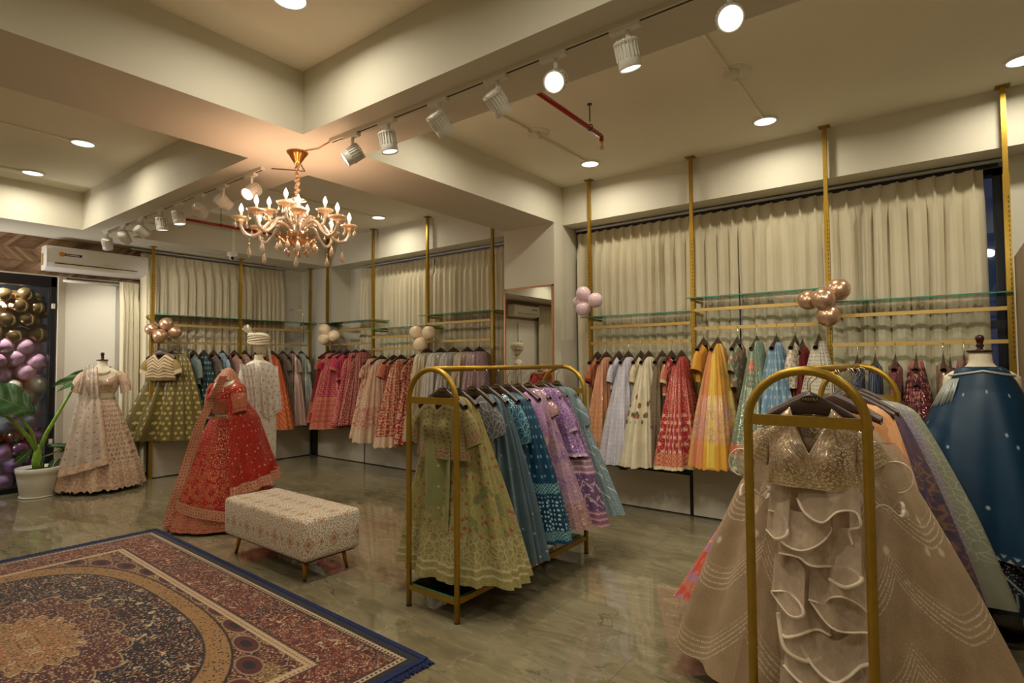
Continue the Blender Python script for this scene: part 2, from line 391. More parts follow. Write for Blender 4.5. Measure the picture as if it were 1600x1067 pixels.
def tag(o, label=None, cat=None, group=None, kind=None):
    if label: o['label'] = label
    if cat: o['category'] = cat
    if group: o['group'] = group
    if kind: o['kind'] = kind
    return o
def empty(name, loc=(0, 0, 0), rz=0, label=None, cat=None, group=None):
    o = bpy.data.objects.new(name, None); COL.objects.link(o); o.location = loc; o.rotation_euler.z = rz; o.empty_display_size = .1
    return tag(o, label, cat, group)
def mesh_from(o, name, parent=None, loc=None, rot=None):
    c = o.copy(); COL.objects.link(c); c.name = name; c.parent = parent
    for k in ('label', 'category', 'group'):
        if k in c: del c[k]
    if loc is not None: c.location = loc
    if rot is not None: c.rotation_euler = rot
    return c
def dup(root, loc, rot=None, label=None, group=None):
    r = root.copy(); COL.objects.link(r); r.location = loc
    if rot is not None: r.rotation_euler = rot
    if label: r['label'] = label
    if group: r['group'] = group
    for ch in list(root.children):
        c = ch.copy(); COL.objects.link(c); c.parent = r
        for g in ch.children:
            d = g.copy(); COL.objects.link(d); d.parent = c
    return r
def bevel(o, w, seg=2):
    bm = bmesh.new(); bm.from_mesh(o.data)
    bmesh.ops.bevel(bm, geom=bm.edges[:], offset=w, segments=seg, profile=.5, affect='EDGES'); bm.to_mesh(o.data); bm.free(); return o
def light(name, typ, loc, energy, color, parent=None, **k):
    l = bpy.data.lights.new(name, typ); l.energy = energy; l.color = color
    for a, v in k.items(): setattr(l, a, v)
    o = bpy.data.objects.new(name, l); COL.objects.link(o); o.location = loc
    if parent: o.parent = parent
    return o
def aim(o, d): o.rotation_euler = Vector(d).to_track_quat('-Z', 'Y').to_euler()

# ------------------------------------------------------------------ room shell
X0, XR, Y0, YB = -8.45, 3.2, -4.6, 5.72      # inner faces of the far left, near right, near and back walls
ZC, ZB = 3.38, 2.96
def struct(name, mb, mats, parent=None):
    o = mb.build(name, mats, parent)
    if parent is None: o['kind'] = 'structure'
    return o
fl = struct('floor', MB().box(-12.5, XR + .2, Y0 - .2, YB + .5, -.12, -.004), M['grout'])
tw, th = 1.2, .8
tile_me = None
yy = Y0; row = 0
while yy < YB - .01:
    xx = X0 - (.6 if row % 2 else 0)
    while xx < XR - .01:
        a, b_ = max(xx, X0), min(xx + tw, XR); c, d_ = yy, min(yy + th, YB)
        o = MB().box(a - (a + b_) / 2 + .0008, b_ - (a + b_) / 2 - .0008, -(d_ - c) / 2 + .0008, (d_ - c) / 2 - .0008, -.004, 0).build('tile', M['marble'], fl)
        o.location = ((a + b_) / 2, (c + d_) / 2, 0); xx += tw
    yy += th; row += 1
struct('ceiling', MB().box(X0 - .2, XR + .2, Y0 - .2, YB + .3, ZC, ZC + .15), M['ceil'])
# beams: one along y over the mirror column, one along x, plus downstands on the left and back walls
struct('trim_beam_along', MB().box(-4.03, -3.33, Y0, 5.15, ZB, ZC), M['wall'])
struct('trim_beam_across', MB().box(-7.64, -4.03, 2.11, 2.60, ZB, ZC).box(-3.33, XR, 2.11, 2.60, ZB, ZC), M['wall'])
struct('trim_downstand_left', MB().box(X0, -7.64, Y0, YB, ZB + .0, ZC), M['wall'])
struct('trim_downstand_back', MB().box(-7.64, -4.03, 5.33, YB, ZB, ZC).box(-3.34, XR, 5.33, YB, ZB, ZC), M['wall'])
struct('wall_column', MB().box(-4.03, -3.34, 5.15, YB, 0, ZC), M['wall'])
struct('wall_corner_pier', MB().box(X0, -7.64, 5.35, YB, 0, ZB), M['wall'])
# left wall: door opening y 0.62..2.05 up to 2.5, window opening y 3.1..4.95
struct('wall_left', MB().box(X0 - .15, X0, Y0, .62, 0, ZC).box(X0 - .15, X0, .62, 2.08, 2.5, ZC).box(X0 - .15, X0, 2.08, 3.15, 0, ZC)
       .box(X0 - .15, X0, 3.15, 4.9, 0, .9).box(X0 - .15, X0, 3.15, 4.9, 2.9, ZC).box(X0 - .15, X0, 4.9, YB, 0, ZC), M['wall'])
struct('wall_back', MB().box(X0, -7.3, YB, YB + .15, 0, ZC).box(-7.3, -4.03, YB, YB + .15, 0, .7).box(-7.3, -4.03, YB, YB + .15, 2.92, ZC)
       .box(-4.03, -3.34, YB, YB + .15, 0, ZC).box(-3.34, .40, YB, YB + .15, 0, .5).box(-3.34, .40, YB, YB + .15, 2.92, ZC).box(.40, XR, YB, YB + .15, 0, ZC)
       .box(.40, XR, 5.60, YB, 0, ZB), M['wall'])
struct('wall_right', MB().box(XR, XR + .15, Y0, YB, 0, ZC), M['wall'])
struct('wall_front', MB().box(X0, XR, Y0 - .15, Y0, 0, ZC), M['wall'])

def window(name, axis, a0, a1, z0, z1, pos, mull):
    w = tag(empty(name, (0, 0, 0)), kind='structure')
    def bx(mb, a, b, p0, p1, zz0, zz1):
        return mb.box(a, b, p0, p1, zz0, zz1) if axis == 'x' else mb.box(p0, p1, a, b, zz0, zz1)
    f = MB(); t = .06
    bx(f, a0, a0 + t, pos - .03, pos + .03, z0, z1); bx(f, a1 - t, a1, pos - .03, pos + .03, z0, z1)
    bx(f, a0, a1, pos - .03, pos + .03, z0, z0 + t); bx(f, a0, a1, pos - .03, pos + .03, z1 - t, z1)
    f.build('window_frame', M['darkmetal'], w)
    ms = [a0 + t / 2] + mull + [a1 - t / 2]
    for q in mull:
        bx(MB(), q - .03, q + .03, pos - .03, pos + .03, z0, z1).build('mullion', M['darkmetal'], w)
    for i in range(len(ms) - 1):
        bx(MB(), ms[i], ms[i + 1], pos - .004, pos + .004, z0 + t / 2, z1 - t / 2).build('pane', M['pane'], w)
    bx(MB(), a0, a1, pos - .032, pos + .032, 1.68, 1.74).build('transom', M['darkmetal'], w)
    return w
window('window_1', 'x', -3.34, .39, .5, 2.92, YB + .03, [-2.1, -.85, .20])
window('window_2', 'x', -7.3, -4.03, .7, 2.92, YB + .03, [-6.2, -5.1])
window('window_3', 'y', 3.15, 4.9, .9, 2.9, X0 - .06, [4.0])
# glass entrance door on the left wall
dr = tag(empty('door_1', (0, 0, 0)), kind='structure')
MB().box(X0 - .1, X0 + .03, 2.03, 2.08, 0, 2.5).box(X0 - .1, X0 + .03, .62, .72, 0, 2.5).box(X0 - .1, X0 + .03, .62, 2.08, 2.38, 2.5).box(X0 - .1, X0 + .02, .72, 2.03, 0, .06).build('door_frame', M['darkmetal'], dr)
MB().box(X0 - .045, X0 - .03, .72, 2.03, .06, 2.38).build('pane', M['pane'], dr)
for z in (.55, 2.15): MB().box(X0 + .03, X0 + .055, 2.035, 2.065, z - .03, z + .03).build('hinge', M['plastic2'], dr)
struct('trim_door_jamb', MB().box(X0, X0 + .07, 2.09, 2.16, 0, 2.5).box(X0, X0 + .05, 1.2, 2.9, 2.50, 2.515), M['cab'])

# chevron boards over the door and behind the air conditioner, each board a piece of the wall
cw = struct('wall_chevron', MB().box(X0, X0 + .012, -3.0, 2.98, 2.5, ZB), M['plank'])
rows = [(2.505, 2.655, 1), (2.658, 2.808, -1), (2.811, 2.957, 1)]
meshes = {}
for (za, zb_, dr_) in rows:
    y = .85
    while y < 2.80:
        key = (za, dr_)
        if key not in meshes:
            sh = (zb_ - za) * dr_; g = MB(); n = 0
            y0_, w_ = 0, .047
            base = min(0, sh)
            pts = [(0 - base, 0), (w_ - base, 0), (w_ + sh - base, zb_ - za), (sh - base, zb_ - za)]
            g.v = [(0, p, q) for p, q in pts] + [(.01, p, q) for p, q in pts]
            for q in ((0, 1, 2, 3), (7, 6, 5, 4), (0, 4, 5, 1), (1, 5, 6, 2), (2, 6, 7, 3), (3, 7, 4, 0)): g.face(q, sm=False)
            o = g.build('board', M['plank'], cw); meshes[key] = o
        else:
            o = meshes[key].copy(); COL.objects.link(o)
        o.location = (X0 + .012 + random.uniform(0, .002), y, za); y += .0485
# ------------------------------------------------------------------ lamps
def downlight(x, y, label, z=ZC, on=True, grp=None):
    t = empty('ceiling_downlight', (x, y, z), 0, label, 'ceiling light', grp)
    MB().lathe([(.098, 0), (.098, -.012), (.082, -.016), (.08, -.010)], 28, cap=False).build('rim', M['plastic'], t)
    MB().lathe([(.0001, -.011), (.081, -.011)], 28, cap=False).build('diffuser', M['lens'], t)
    l = light('lamp_light', 'AREA', (0, 0, -.02), P_DOWN, WARM, t, shape='DISK', size=.15, spread=radians(168))
    return t
for x, y, lb in ((-2.70, 1.63, 'round ceiling light cut off by the top edge of the photo'),
                 (-2.71, 3.12, 'round ceiling light partly hidden by the cross beam left of the red pipe'),
                 (-2.70, 4.82, 'round ceiling light over the mirror column corner'),
                 (-1.10, 4.83, 'round ceiling light at the lower end of the conduit near the curtain wall'),
                 (-1.07, 3.12, 'round ceiling light partly hidden by the cross beam near the top of the photo'),
                 (.45, 4.87, 'round ceiling light cut off by the right edge of the photo'),
                 (-5.90, 1.62, 'round ceiling light nearer the camera of the pair at left'),
                 (-7.21, 1.57, 'round ceiling light farther of the pair at left, above the chevron wall'),
                 (-5.92, 4.87, 'round ceiling light between the chandelier and the back gold posts')):
    downlight(x, y, lb)
for x, y in ((-1.07, 1.2), (-.9, -.4), (-2.7, -.6), (-5.9, -.6), (-7.2, -1.0), (.9, 3.2), (1.3, 1.2), (1.3, -1.5), (-2.7, -2.6), (-5.9, -2.8)):
    downlight(x, y, 'round ceiling light behind or beside the camera', grp='ceiling lights outside the view')
def conduit(x0, y0, x1, y1, label, jb=None):
    t = empty('conduit', (0, 0, 0), 0, label, 'conduit')
    MB().tube([(x0, y0, ZC - .010), (x1, y1, ZC - .010)], .011, 8).build('pipe', M['ceil'], t)
    if jb:
        MB().lathe([(.095, 0), (.095, -.006), (.0001, -.006)], 24, (jb[0] + .03, jb[1] + .02, ZC)).build('cover_plate', M['ceil'], t)
        MB().lathe([(.052, 0), (.052, -.03), (.045, -.036), (.0001, -.036)], 20, (jb[0], jb[1], ZC)).build('junction_box', M['plastic2'], t)
        MB().box(jb[0] - .012, jb[0] + .012, jb[1] - .10, jb[1] - .05, ZC - .03, ZC).box(jb[0] - .012, jb[0] + .012, jb[1] + .05, jb[1] + .10, ZC - .03, ZC).build('coupling', M['plastic2'], t)
    return t
conduit(-1.08, 3.22, -1.10, 4.73, 'cream conduit with a round junction box between two lights near the photo centre top', (-1.085, 3.86))
conduit(-2.70, 3.22, -2.70, 4.72, 'cream conduit with junction box beside the red pipe', (-2.70, 3.87))
conduit(-5.9, 2.7, -5.92, 4.77, 'thin conduit on the ceiling above the chandelier', (-5.9, 3.6))
conduit(-5.9, .2, -5.9, 1.52, 'thin conduit running to the nearer of the left lights')
conduit(-7.2, .2, -7.21, 1.47, 'thin conduit running to the farther of the left lights')

def track(x0, x1, label):
    t = empty('lighting_track', (x0, 2.28, ZB), 0, label, 'light track')
    L = x1 - x0
    MB().box(0, L, -.018, .018, -.022, 0).build('rail', M['plastic2'], t)
    MB().box(.01, L - .01, -.005, .005, -.0235, -.021).build('slot', M['black'], t)
    return t
track(-3.26, 2.9, 'cream lighting track under the beam right of the chandelier')
track(-7.55, -4.13, 'cream lighting track under the beam left of the chandelier')

SPOT = {}
def spotlight(x, d, label, power=1.0, lens=True, size=58):
    """track spotlight: adapter and yoke stay upright, the drum points along d"""
    t = empty('track_spotlight', (x, 2.28, ZB - .022), 0, label, 'spotlight')
    d = Vector(d).normalized()
    MB().box(-.085, .06, -.017, .017, -.022, 0).build('adapter', M['plastic'], t)
    MB().tube([(0, 0, -.02), (0, 0, -.075)], .011, 10).build('stem', M['plastic'], t)
    c = Vector((0, 0, -.135)); q = d.to_track_quat('Z', 'Y')
    side = q @ Vector((1, 0, 0))
    yo = [c + side * (.062 * cos(a)) - d * (.062 * sin(a)) for a in [pi * k / 10 for k in range(11)]]
    if SPOT.get('hd') is None:
        SPOT['hd'] = MB().lathe([(.03, -.062), (.042, -.058), (.046, -.02), (.050, .03), (.052, .062), (.050, .064), (.046, .058), (.044, .055)], 24, cap=False)
        SPOT['hd'].lathe([(.0001, -.062), (.03, -.062)], 24, cap=False)
        fins = MB()
        for k in range(20):
            a = 2 * pi * k / 20; fins.obox((.046 * cos(a), .046 * sin(a), -.02), (.008 * cos(a), .008 * sin(a), 0), (-.0018 * sin(a), .0018 * cos(a), 0), (0, 0, .040))
        fins.lathe([(.054, -.055), (.056, -.050), (.054, -.046)], 24, cap=False)
        SPOT['head'] = SPOT['hd'].build('drum', M['plastic'], t); SPOT['fins'] = fins.build('cooling_fins', M['plastic'], t)
        SPOT['lens'] = MB().lathe([(.0001, .056), (.046, .056)], 24, cap=False).build('lens', M['lens'], t)
        hs = [SPOT['head'], SPOT['fins'], SPOT['lens']]
    else:
        hs = [mesh_from(SPOT['head'], 'drum', t), mesh_from(SPOT['fins'], 'cooling_fins', t), mesh_from(SPOT['lens'], 'lens', t)]
    for o in hs: o.location = c; o.rotation_euler = q.to_euler()
    l = light('lamp_light', 'SPOT', tuple(c + d * .075), P_SPOT * power, SPOTC, t, spot_size=radians(size * 1.5), spot_blend=.8, shadow_soft_size=.045)
    aim(l, d)
    return t
for x, d, lb, pw in ((-3.03, (-.55, -.75, -.7), 'white track spotlight nearest the chandelier, lens turned to the left', 1),
                     (-2.68, (.1, .15, -1), 'white track spotlight second from the chandelier, pointing down', 1),
                     (-2.24, (.1, .85, -.75), 'white track spotlight third from the chandelier, ribbed back showing', 1.3),
                     (-1.82, (.15, .85, -.75), 'white track spotlight fourth from the chandelier beside the red pipe, ribbed back showing', 1.3),
                     (-1.46, (.35, -.80, -.48), 'white track spotlight glaring towards the camera right of the red pipe', .8),
                     (-1.08, (.1, .25, -1), 'white track spotlight with ribbed drum pointing down near the photo top', 1.2),
                     (-.64, (.25, -.8, -.5), 'white track spotlight at the top edge of the photo, glaring at the camera', .8),
                     (-7.42, (-.6, .35, -.9), 'white track spotlight farthest left, just above the air conditioner', 1.2),
                     (-6.92, (-.8, .8, -.75), 'white track spotlight second from the far left', 1.2),
                     (-6.45, (-.15, .9, -.55), 'white track spotlight third from the far left, tilted to the right', 1.4),
                     (-5.97, (0, .1, -1), 'white track spotlight fourth from the far left, pointing straight down', 1.2),
                     (-5.60, (.1, .1, -1), 'white track spotlight fifth from the far left in front of the red pipe', 1.2),
                     (-5.17, (-.8, .65, -.4), 'white track spotlight sixth from the far left, turned to the curtains', 1.2),
                     (-4.76, (-.2, .9, -.5), 'white track spotlight second left of the chandelier, tilted right', 1.7),
                     (-4.30, (.25, -.75, -.6), 'white track spotlight just left of the chandelier, lens facing out', 1)):
    spotlight(x, d, lb, pw)
for x, d in ((-.15, (-.1, .9, -.75)), (.5, (-.3, .85, -.7)), (1.2, (-.5, .8, -.8))):
    tag(spotlight(x, d, 'white track spotlight on the part of the track outside the photo', 1.3), group='spotlights outside the view')

# red sprinkler pipes
def sprinkler(pts, rod, label, head=None):
    t = empty('sprinkler_pipe', (0, 0, 0), 0, label, 'pipe')
    MB().tube(pts, .017, 10).build('pipe', M['red_pipe'], t)
    MB().tube([(rod[0], rod[1], ZC), (rod[0], rod[1], rod[2] + .045)], .004, 6).lathe([(.018, 0), (.018, -.006)], 12, (rod[0], rod[1], ZC)).build('hanger_rod', M['darkmetal'], t)
    MB().tube([(rod[0] + .022 * cos(a), rod[1], rod[2] + .022 * sin(a) + .002) for a in [2 * pi * k / 14 for k in range(15)]], .004, 6).build('clip', M['darkmetal'], t)
    if head:
        x, y, z = head
        MB().tube([(x, y, z), (x, y, z - .05)], .012, 8).lathe([(.02, -.06), (.02, -.057)], 12, (x, y, z)).tube([(x - .012, y, z - .04), (x, y, z - .058), (x + .012, y, z - .04)], .002, 5).build('sprinkler_head', M['goldbar'], t)
    return t
sprinkler([(-2.05, 2.62, 3.2), (-2.08, 3.88, 3.2), (-2.08, 3.90, 3.195), (-2.08, 3.90, 3.16)], (-2.07, 3.70, 3.2), 'red sprinkler pipe hanging by a rod under the ceiling, right of centre', (-2.08, 3.90, 3.16))
sprinkler([(-6.98, 2.62, 3.13), (-6.90, 4.35, 3.13)], (-6.94, 3.30, 3.13), 'red sprinkler pipe behind the left row of spotlights')
# security camera on the left downstand
t = empty('security_camera', (-7.66, 3.80, 2.96), 0, 'white dome security camera under the left beam between the gold posts', 'camera')
MB().box(-.045, .045, -.05, .05, -.05, 0).build('base', M['plastic'], t)
MB().ball((0, 0, -.065), .042).build('dome', M['plastic'], t)
MB().ball((.025, -.012, -.08), .024).build('lens', M['black'], t)
MB().box(.02, .03, -.018, .018, 0, .42).build('cable_duct', M['ceil'], t)

# ------------------------------------------------------------------ chandelier
def chandelier():
    t = empty('chandelier', (-3.65, 2.27, 0), 0, 'amber crystal chandelier with candle bulbs hanging from the beam crossing', 'chandelier')
    MB().lathe([(.075, 2.96), (.073, 2.952), (.058, 2.935), (.040, 2.905), (.026, 2.885), (.018, 2.872), (.0001, 2.868)], 24).build('ceiling_rose', M['goldcup'], t)
    ch = MB()
    for k in range(16):      # sleeve-like twisted chain
        z = 2.875 - k * .017
        ch.ball((.006 * cos(k * 2.4), .006 * sin(k * 2.4), z), .016, 8, sz=.8)
    ch.tube([(0, 0, 2.88), (0, 0, 2.58)], .008, 8).build('chain', M['amberdark'], t)
    MB().lathe([(.010, 2.64), (.062, 2.612), (.016, 2.598), (.036, 2.575), (.062, 2.54), (.052, 2.50), (.030, 2.47), (.044, 2.44), (.055, 2.41), (.04, 2.375), (.06, 2.36)], 18).build('column', M['crystal'], t)
    # scalloped dish
    MB().grid(lambda u, v: ((.03 + .105 * v) * cos(2 * pi * u) * (1 + .06 * v * cos(14 * 2 * pi * u)), (.03 + .105 * v) * sin(2 * pi * u) * (1 + .06 * v * cos(14 * 2 * pi * u)), 2.285 + .075 * v ** 1.6 + .008 * v * cos(14 * 2 * pi * u)), 84, 6, True).lathe([(.0001, 2.245), (.014, 2.255), (.022, 2.275), (.034, 2.29)], 14).build('dish', M['amberdark'], t)
    def drop(mb, x, y, z, L, w):
        mb.tube([(x, y, z), (x, y, z - .35 * L)], .0015, 4)
        mb.ball((x, y, z - .36 * L), w * .35, 6)
        zc = z - .72 * L
        mb.lathe([(.0005, zc + .30 * L), (w * .45, zc + .12 * L), (w, zc - .06 * L), (w * .7, zc - .2 * L), (.0005, zc - .28 * L)], 6, (x, y, 0), 1, .55)
    PD = {}
    def arm(a, R, zc, zdip, z0, tier):
        ca, sa = cos(a), sin(a)
        ctrl = [(.03, z0), (.09, z0 + .05), (.17 * R / .36, z0 + .055), (R * .62, z0 - .01), (R * .78, zdip), (R * .93, zdip + .015), (R, zdip + .06), (R, zc - .03)]
        # smooth by Catmull-Rom
        pts = []
        c2 = [ctrl[0]] + ctrl + [ctrl[-1]]
        for i in range(1, len(c2) - 2):
            for s_ in range(4):
                q = s_ / 4; p0, p1, p2, p3 = c2[i - 1], c2[i], c2[i + 1], c2[i + 2]
                f = lambda k: .5 * ((2 * p1[k]) + (-p0[k] + p2[k]) * q + (2 * p0[k] - 5 * p1[k] + 4 * p2[k] - p3[k]) * q * q + (-p0[k] + 3 * p1[k] - 3 * p2[k] + p3[k]) * q ** 3)
                pts.append((f(0) * ca, f(0) * sa, f(1)))
        pts.append((R * ca, R * sa, zc - .03))
        am = MB().tube(pts, .0118, 8).build('arm', M['crystal'], t)
        X, Y = R * ca, R * sa
        MB().lathe([(.008, zc - .03), (.02, zc - .02), (.052, zc - .004), (.062, zc + .010), (.057, zc + .007), (.018, zc - .002)], 14, (X, Y, 0), cap=False).build('drip_pan', M['amber'], am)
        MB().lathe([(.014, zc), (.011, zc + .008), (.009, zc + .04), (.011, zc + .044)], 10, (X, Y, 0)).build('candle_tube', M['crystal'], am)
        MB().lathe([(.007, zc + .044), (.0155, zc + .062), (.015, zc + .074), (.008, zc + .094), (.0005, zc + .108)], 12, (X, Y, 0)).build('bulb', M['bulb'], am)
        light('bulb_light', 'POINT', (X, Y, zc + .075), P_BULB, BULB, t, shadow_soft_size=.03)
        d_ = MB()
        for k in range(4):
            b = a + pi / 4 + k * pi / 2; drop(d_, X + .05 * cos(b), Y + .05 * sin(b), zc + .004, .065, .013)
        if tier == 0: drop(d_, X, Y, zc - .03, .0, .001) if False else drop(d_, X * .86, Y * .86, zdip - .005, .15, .026)
        tag(d_.build('crystal_drops', M['amber'], am), kind='stuff')
    for k in range(8): arm(2 * pi * k / 8 + .25, .36, 2.45, 2.335, 2.39, 0)
    for k in range(4): arm(2 * pi * k / 4 + .65, .20, 2.535, 2.43, 2.44, 1)
    for k in range(12):
        a = 2 * pi * k / 12; d_ = MB(); drop(d_, .128 * cos(a), .128 * sin(a), 2.365, .125, .028); d_.build('pendant', M['amber'], t)
    for k in range(6):
        a = 2 * pi * k / 6 + .3; d_ = MB(); drop(d_, .075 * cos(a), .075 * sin(a), 2.31, .10, .022); d_.build('pendant', M['amberdark'], t)
    d_ = MB(); drop(d_, 0, 0, 2.25, .10, .012); d_.build('pendant', M['amber'], t)
chandelier()
MB().tube([(-3.3, 2.29, ZB - .006), (-3.45, 2.31, ZB - .009), (-3.6, 2.27, ZB - .006), (-3.72, 2.30, ZB - .01), (-3.95, 2.52, ZB - .006), (-4.1, 2.33, ZB - .006)], .004, 6).build('cable', M['rosegold'])
tag(bpy.data.objects['cable'], 'thin brown cable taped along the beam beside the chandelier rose', 'cable')

# ------------------------------------------------------------------ curtains
def curtain(name_label, axis, a0, a1, pos, z0, z1, n, depth=.045, seed=0, sgn=-1):
    """pinch-pleat curtain; axis 'x' hangs along x at y=pos, axis 'y' along y at x=pos"""
    rnd = random.Random(seed); L = a1 - a0
    ph = [rnd.uniform(-.25, .25) for _ in range(n + 1)]; am = [rnd.uniform(.65, 1.15) for _ in range(n + 1)]
    zs = [0, .012, .05, .09, .12, .17, .26, .5, .9, 1.4, 1.9, z1 - z0]
    nu = n * 14; g = MB(); cu = nu + 1
    for zz in zs:
        z = z1 - zz
        for i in range(cu):
            s_ = i / nu * n; k = min(n - 1, int(s_)); f = s_ - k
            if zz < .12:    # pinched heading: narrow knot at f=.5
                w = max(0.0, 1 - abs(f - .5) / .10); pin = .35 + .65 * (zz / .12); hgt = .055 * w * (1.0 if zz > .05 else .75) ; wav = .006 * sin(2 * pi * f)
                off = hgt + wav
                sh = 0
            else:
                q = min(1, (zz - .12) / .15)
                a_ = am[k] * (1 - f) + am[k + 1] * f
                off_top = .055 * max(0.0, 1 - abs(f - .5) / .16)
                wv = abs(sin(pi * f)) ** .55 * (.9 + .1 * cos(6 * pi * f))
                off = off_top * (1 - q) + q * depth * a_ * wv + q * .010 * sin(s_ * 2.1 + zz * 1.1 + seed)
                sh = q * .012 * sin(s_ * 1.7 + zz * .8)
            a = a0 + L * (i / nu) + sh
            p = pos + sgn * off
            g.v.append((a, p, z) if axis == 'x' else (p, a, z))
    for j in range(len(zs) - 1):
        for i in range(nu): g.face((j * cu + i, j * cu + i + 1, (j + 1) * cu + i + 1, (j + 1) * cu + i))
    o = g.build('curtain', M['curtain']); tag(o, name_label, 'curtain')
    return o
def ctrack(axis, a0, a1, pos, z, label):
    g = MB()
    if axis == 'x': g.box(a0, a1, pos - .015, pos + .015, z, z + .022)
    else: g.box(pos - .015, pos + .015, a0, a1, z, z + .022)
    o = g.build('curtain_track', M['track']); tag(o, label, 'curtain track'); return o
curtain('beige pleated curtain at the left half of the right-hand window', 'x', -3.31, -1.53, 5.60, .06, 2.90, 17, .095, 1)
curtain('beige pleated curtain at the right half of the right-hand window, next to the dark glass', 'x', -1.538, .27, 5.60, .06, 2.90, 15, .095, 2)
curtain('beige pleated curtain at the left half of the window behind the magenta and red dresses', 'x', -7.2, -5.62, 5.60, .06, 2.90, 17, .095, 3)
curtain('beige pleated curtain at the right half of the window beside the mirror column', 'x', -5.60, -4.05, 5.60, .06, 2.90, 16, .095, 4)
curtain('beige pleated curtain behind the olive and teal dresses on the far left wall', 'y', 2.92, 4.32, -8.30, .06, 2.90, 12, .095, 5, 1)
curtain('beige pleated curtain behind the groom mannequin, right half of the far left window', 'y', 4.32, 4.93, -8.30, .06, 2.90, 8, .095, 6, 1)
curtain('narrow beige curtain bunched between the blind and the first gold post', 'y', 2.70, 2.92, -8.33, .06, 2.50, 4, .08, 7, 1)
ctrack('x', -3.32, .39, 5.59, 2.925, 'pale curtain track above the right-hand window')
ctrack('x', -7.22, -4.04, 5.59, 2.925, 'pale curtain track above the middle window beside the mirror column')
ctrack('y', 2.80, 4.95, -8.29, 2.925, 'dark curtain track above the far left window')
MB().box(-3.32, .36, 5.598, 5.604, 2.895, 2.93).build('gap_strip', M['darkmetal'], bpy.data.objects['curtain_track'])  # dark strip across the gap between track and curtain tops
# chrome curtain pull
o = MB().tube([(-8.22, 5.00, 2.30), (-8.12, 5.02, 2.29), (-8.03, 5.10, 2.28), (-8.02, 5.11, 2.24), (-8.02, 5.11, 1.78)], .008, 8).build('curtain_wand', M['hook']); tag(o, 'chrome wand bent at the top hanging by the last left gold post', 'curtain rod')

# roller blind left of the first gold post
t = empty('roller_blind', (X0 + .06, 2.14, 0), 0, 'white roller blind between the glass door and the curtains', 'blind')
MB().box(0, .008, 0, .54, .12, 2.45).build('cloth', M['blind'], t)
MB().tube([(.0, -.01, 2.46), (.0, .56, 2.46)], .018, 12).build('roller', M['plastic'], t)
MB().box(-.004, .014, 0, .50, .10, .125).build('bottom_bar', M['plastic'], t)

# ------------------------------------------------------------------ air conditioners
def aircon(y0, label):
    t = empty('air_conditioner', (X0 + .012, y0, 2.56), 0, label, 'air conditioner')
    prof = [(0, 0), (.12, 0), (.19, .035), (.215, .085), (.215, .25), (.19, .285), (0, .285)]; g = MB(); L = 1.06
    g.v = [(p, 0, q) for p, q in prof] + [(p, L, q) for p, q in prof]; n = len(prof)
    g.face(range(n), sm=False); g.face([n + i for i in range(n)][::-1], sm=False)
    for i in range(n): g.face((i, n + i, n + (i + 1) % n, (i + 1) % n), sm=False)
    bevel(g.build('body', M['plastic'], t), .006, 2)
    MB().box(.213, .2185, .05, L - .012, .092, .262).build('front_panel', M['plastic'], t)
    MB().box(.19, .2175, .08, .93, .078, .087).build('air_slot', M['black'], t)
    MB().obox((.199, .50, .058), (.009, 0, .016), (0, .43, 0), (.003, 0, -.002)).build('louvre', M['plastic2'], t)
    st = MB().box(.2186, .2196, .17, .34, .175, .205).build('sticker', plain('sticker_blue', (28, 36, 92), .3), t)
    MB().lathe([(.0001, .0), (.028, .0)], 16, cap=False).build('sticker_badge', plain('sticker_orange', (214, 140, 52), .3, noise=.5, nscale=60), st)
    b = st.children[0]; b.rotation_euler = (0, radians(90), 0); b.location = (.2205, .145, .19)
    MB().box(.2192, .2202, .185, .315, .186, .194).build('sticker_text', M['plastic'], st)
    MB().box(.2186, .2192, .57, .62, .115, .121).build('maker_mark', M['track'], t)
    MB().box(.03, .10, -.0015, .001, .06, .20).build('side_label', M['goldbar'], t)
    return t
aircon(1.93, 'white air conditioner above the roller blind on the chevron boards')
aircon(-1.70, 'white air conditioner on the left wall seen only in the mirror')
# things on the same wall, seen in the mirror
o = MB().box(X0 + .02, X0 + .03, -1.75, -1.05, .1, 2.42).build('roller_blind', M['blind']); tag(o, 'white blind on the left wall seen only in the mirror', 'blind')
curtain('beige curtain on the left wall seen only in the mirror', 'y', -2.6, -1.8, -8.33, .06, 2.90, 6, .095, 9, 1)

# ------------------------------------------------------------------ wall racks
def post(parent, x, y, z1, z0=0):
    g = MB().box(x - .019, x + .019, y - .019, y + .019, z0, 2.75 if z1 > 3.2 else z1 - .35)
    g.box(x - .015, x + .015, y - .015, y + .015, 2.75 if z1 > 3.2 else z1 - .35, z1 - .006)
    p = g.build('post', M['gold'], parent)
    MB().box(x - .042, x + .042, y - .035, y + .035, z1 - .008, z1).build('ceiling_plate', M['gold'], p)
    s_ = MB(); z = 1.45
    while z < 2.6:
        s_.box(x + .006, x + .011, y - .0196, y - .0188, z, z + .018); s_.box(x + .0188, x + .0196, y - .011, y - .006, z, z + .018); z += .034
    tag(s_.build('slots', M['black'], p), kind='stuff')
    return p
def shelf(x0, x1, y0, y1, z, label):
    o = MB().box(x0, x1, y0, y1, z, z + .009, 0, 1).build('glass_shelf', [M['shelfglass'], M['glassedge']]); tag(o, label, 'shelf'); return o
def bar(parent, p, q, r=.014):
    p, q = Vector(p), Vector(q); d = (q - p) / 2; c = (p + q) / 2
    s_ = Vector((0, 0, 1)).cross(d).normalized()
    return MB().obox(c, d, s_ * r * .7, (0, 0, r)).build('bar', M['goldbar'], parent)
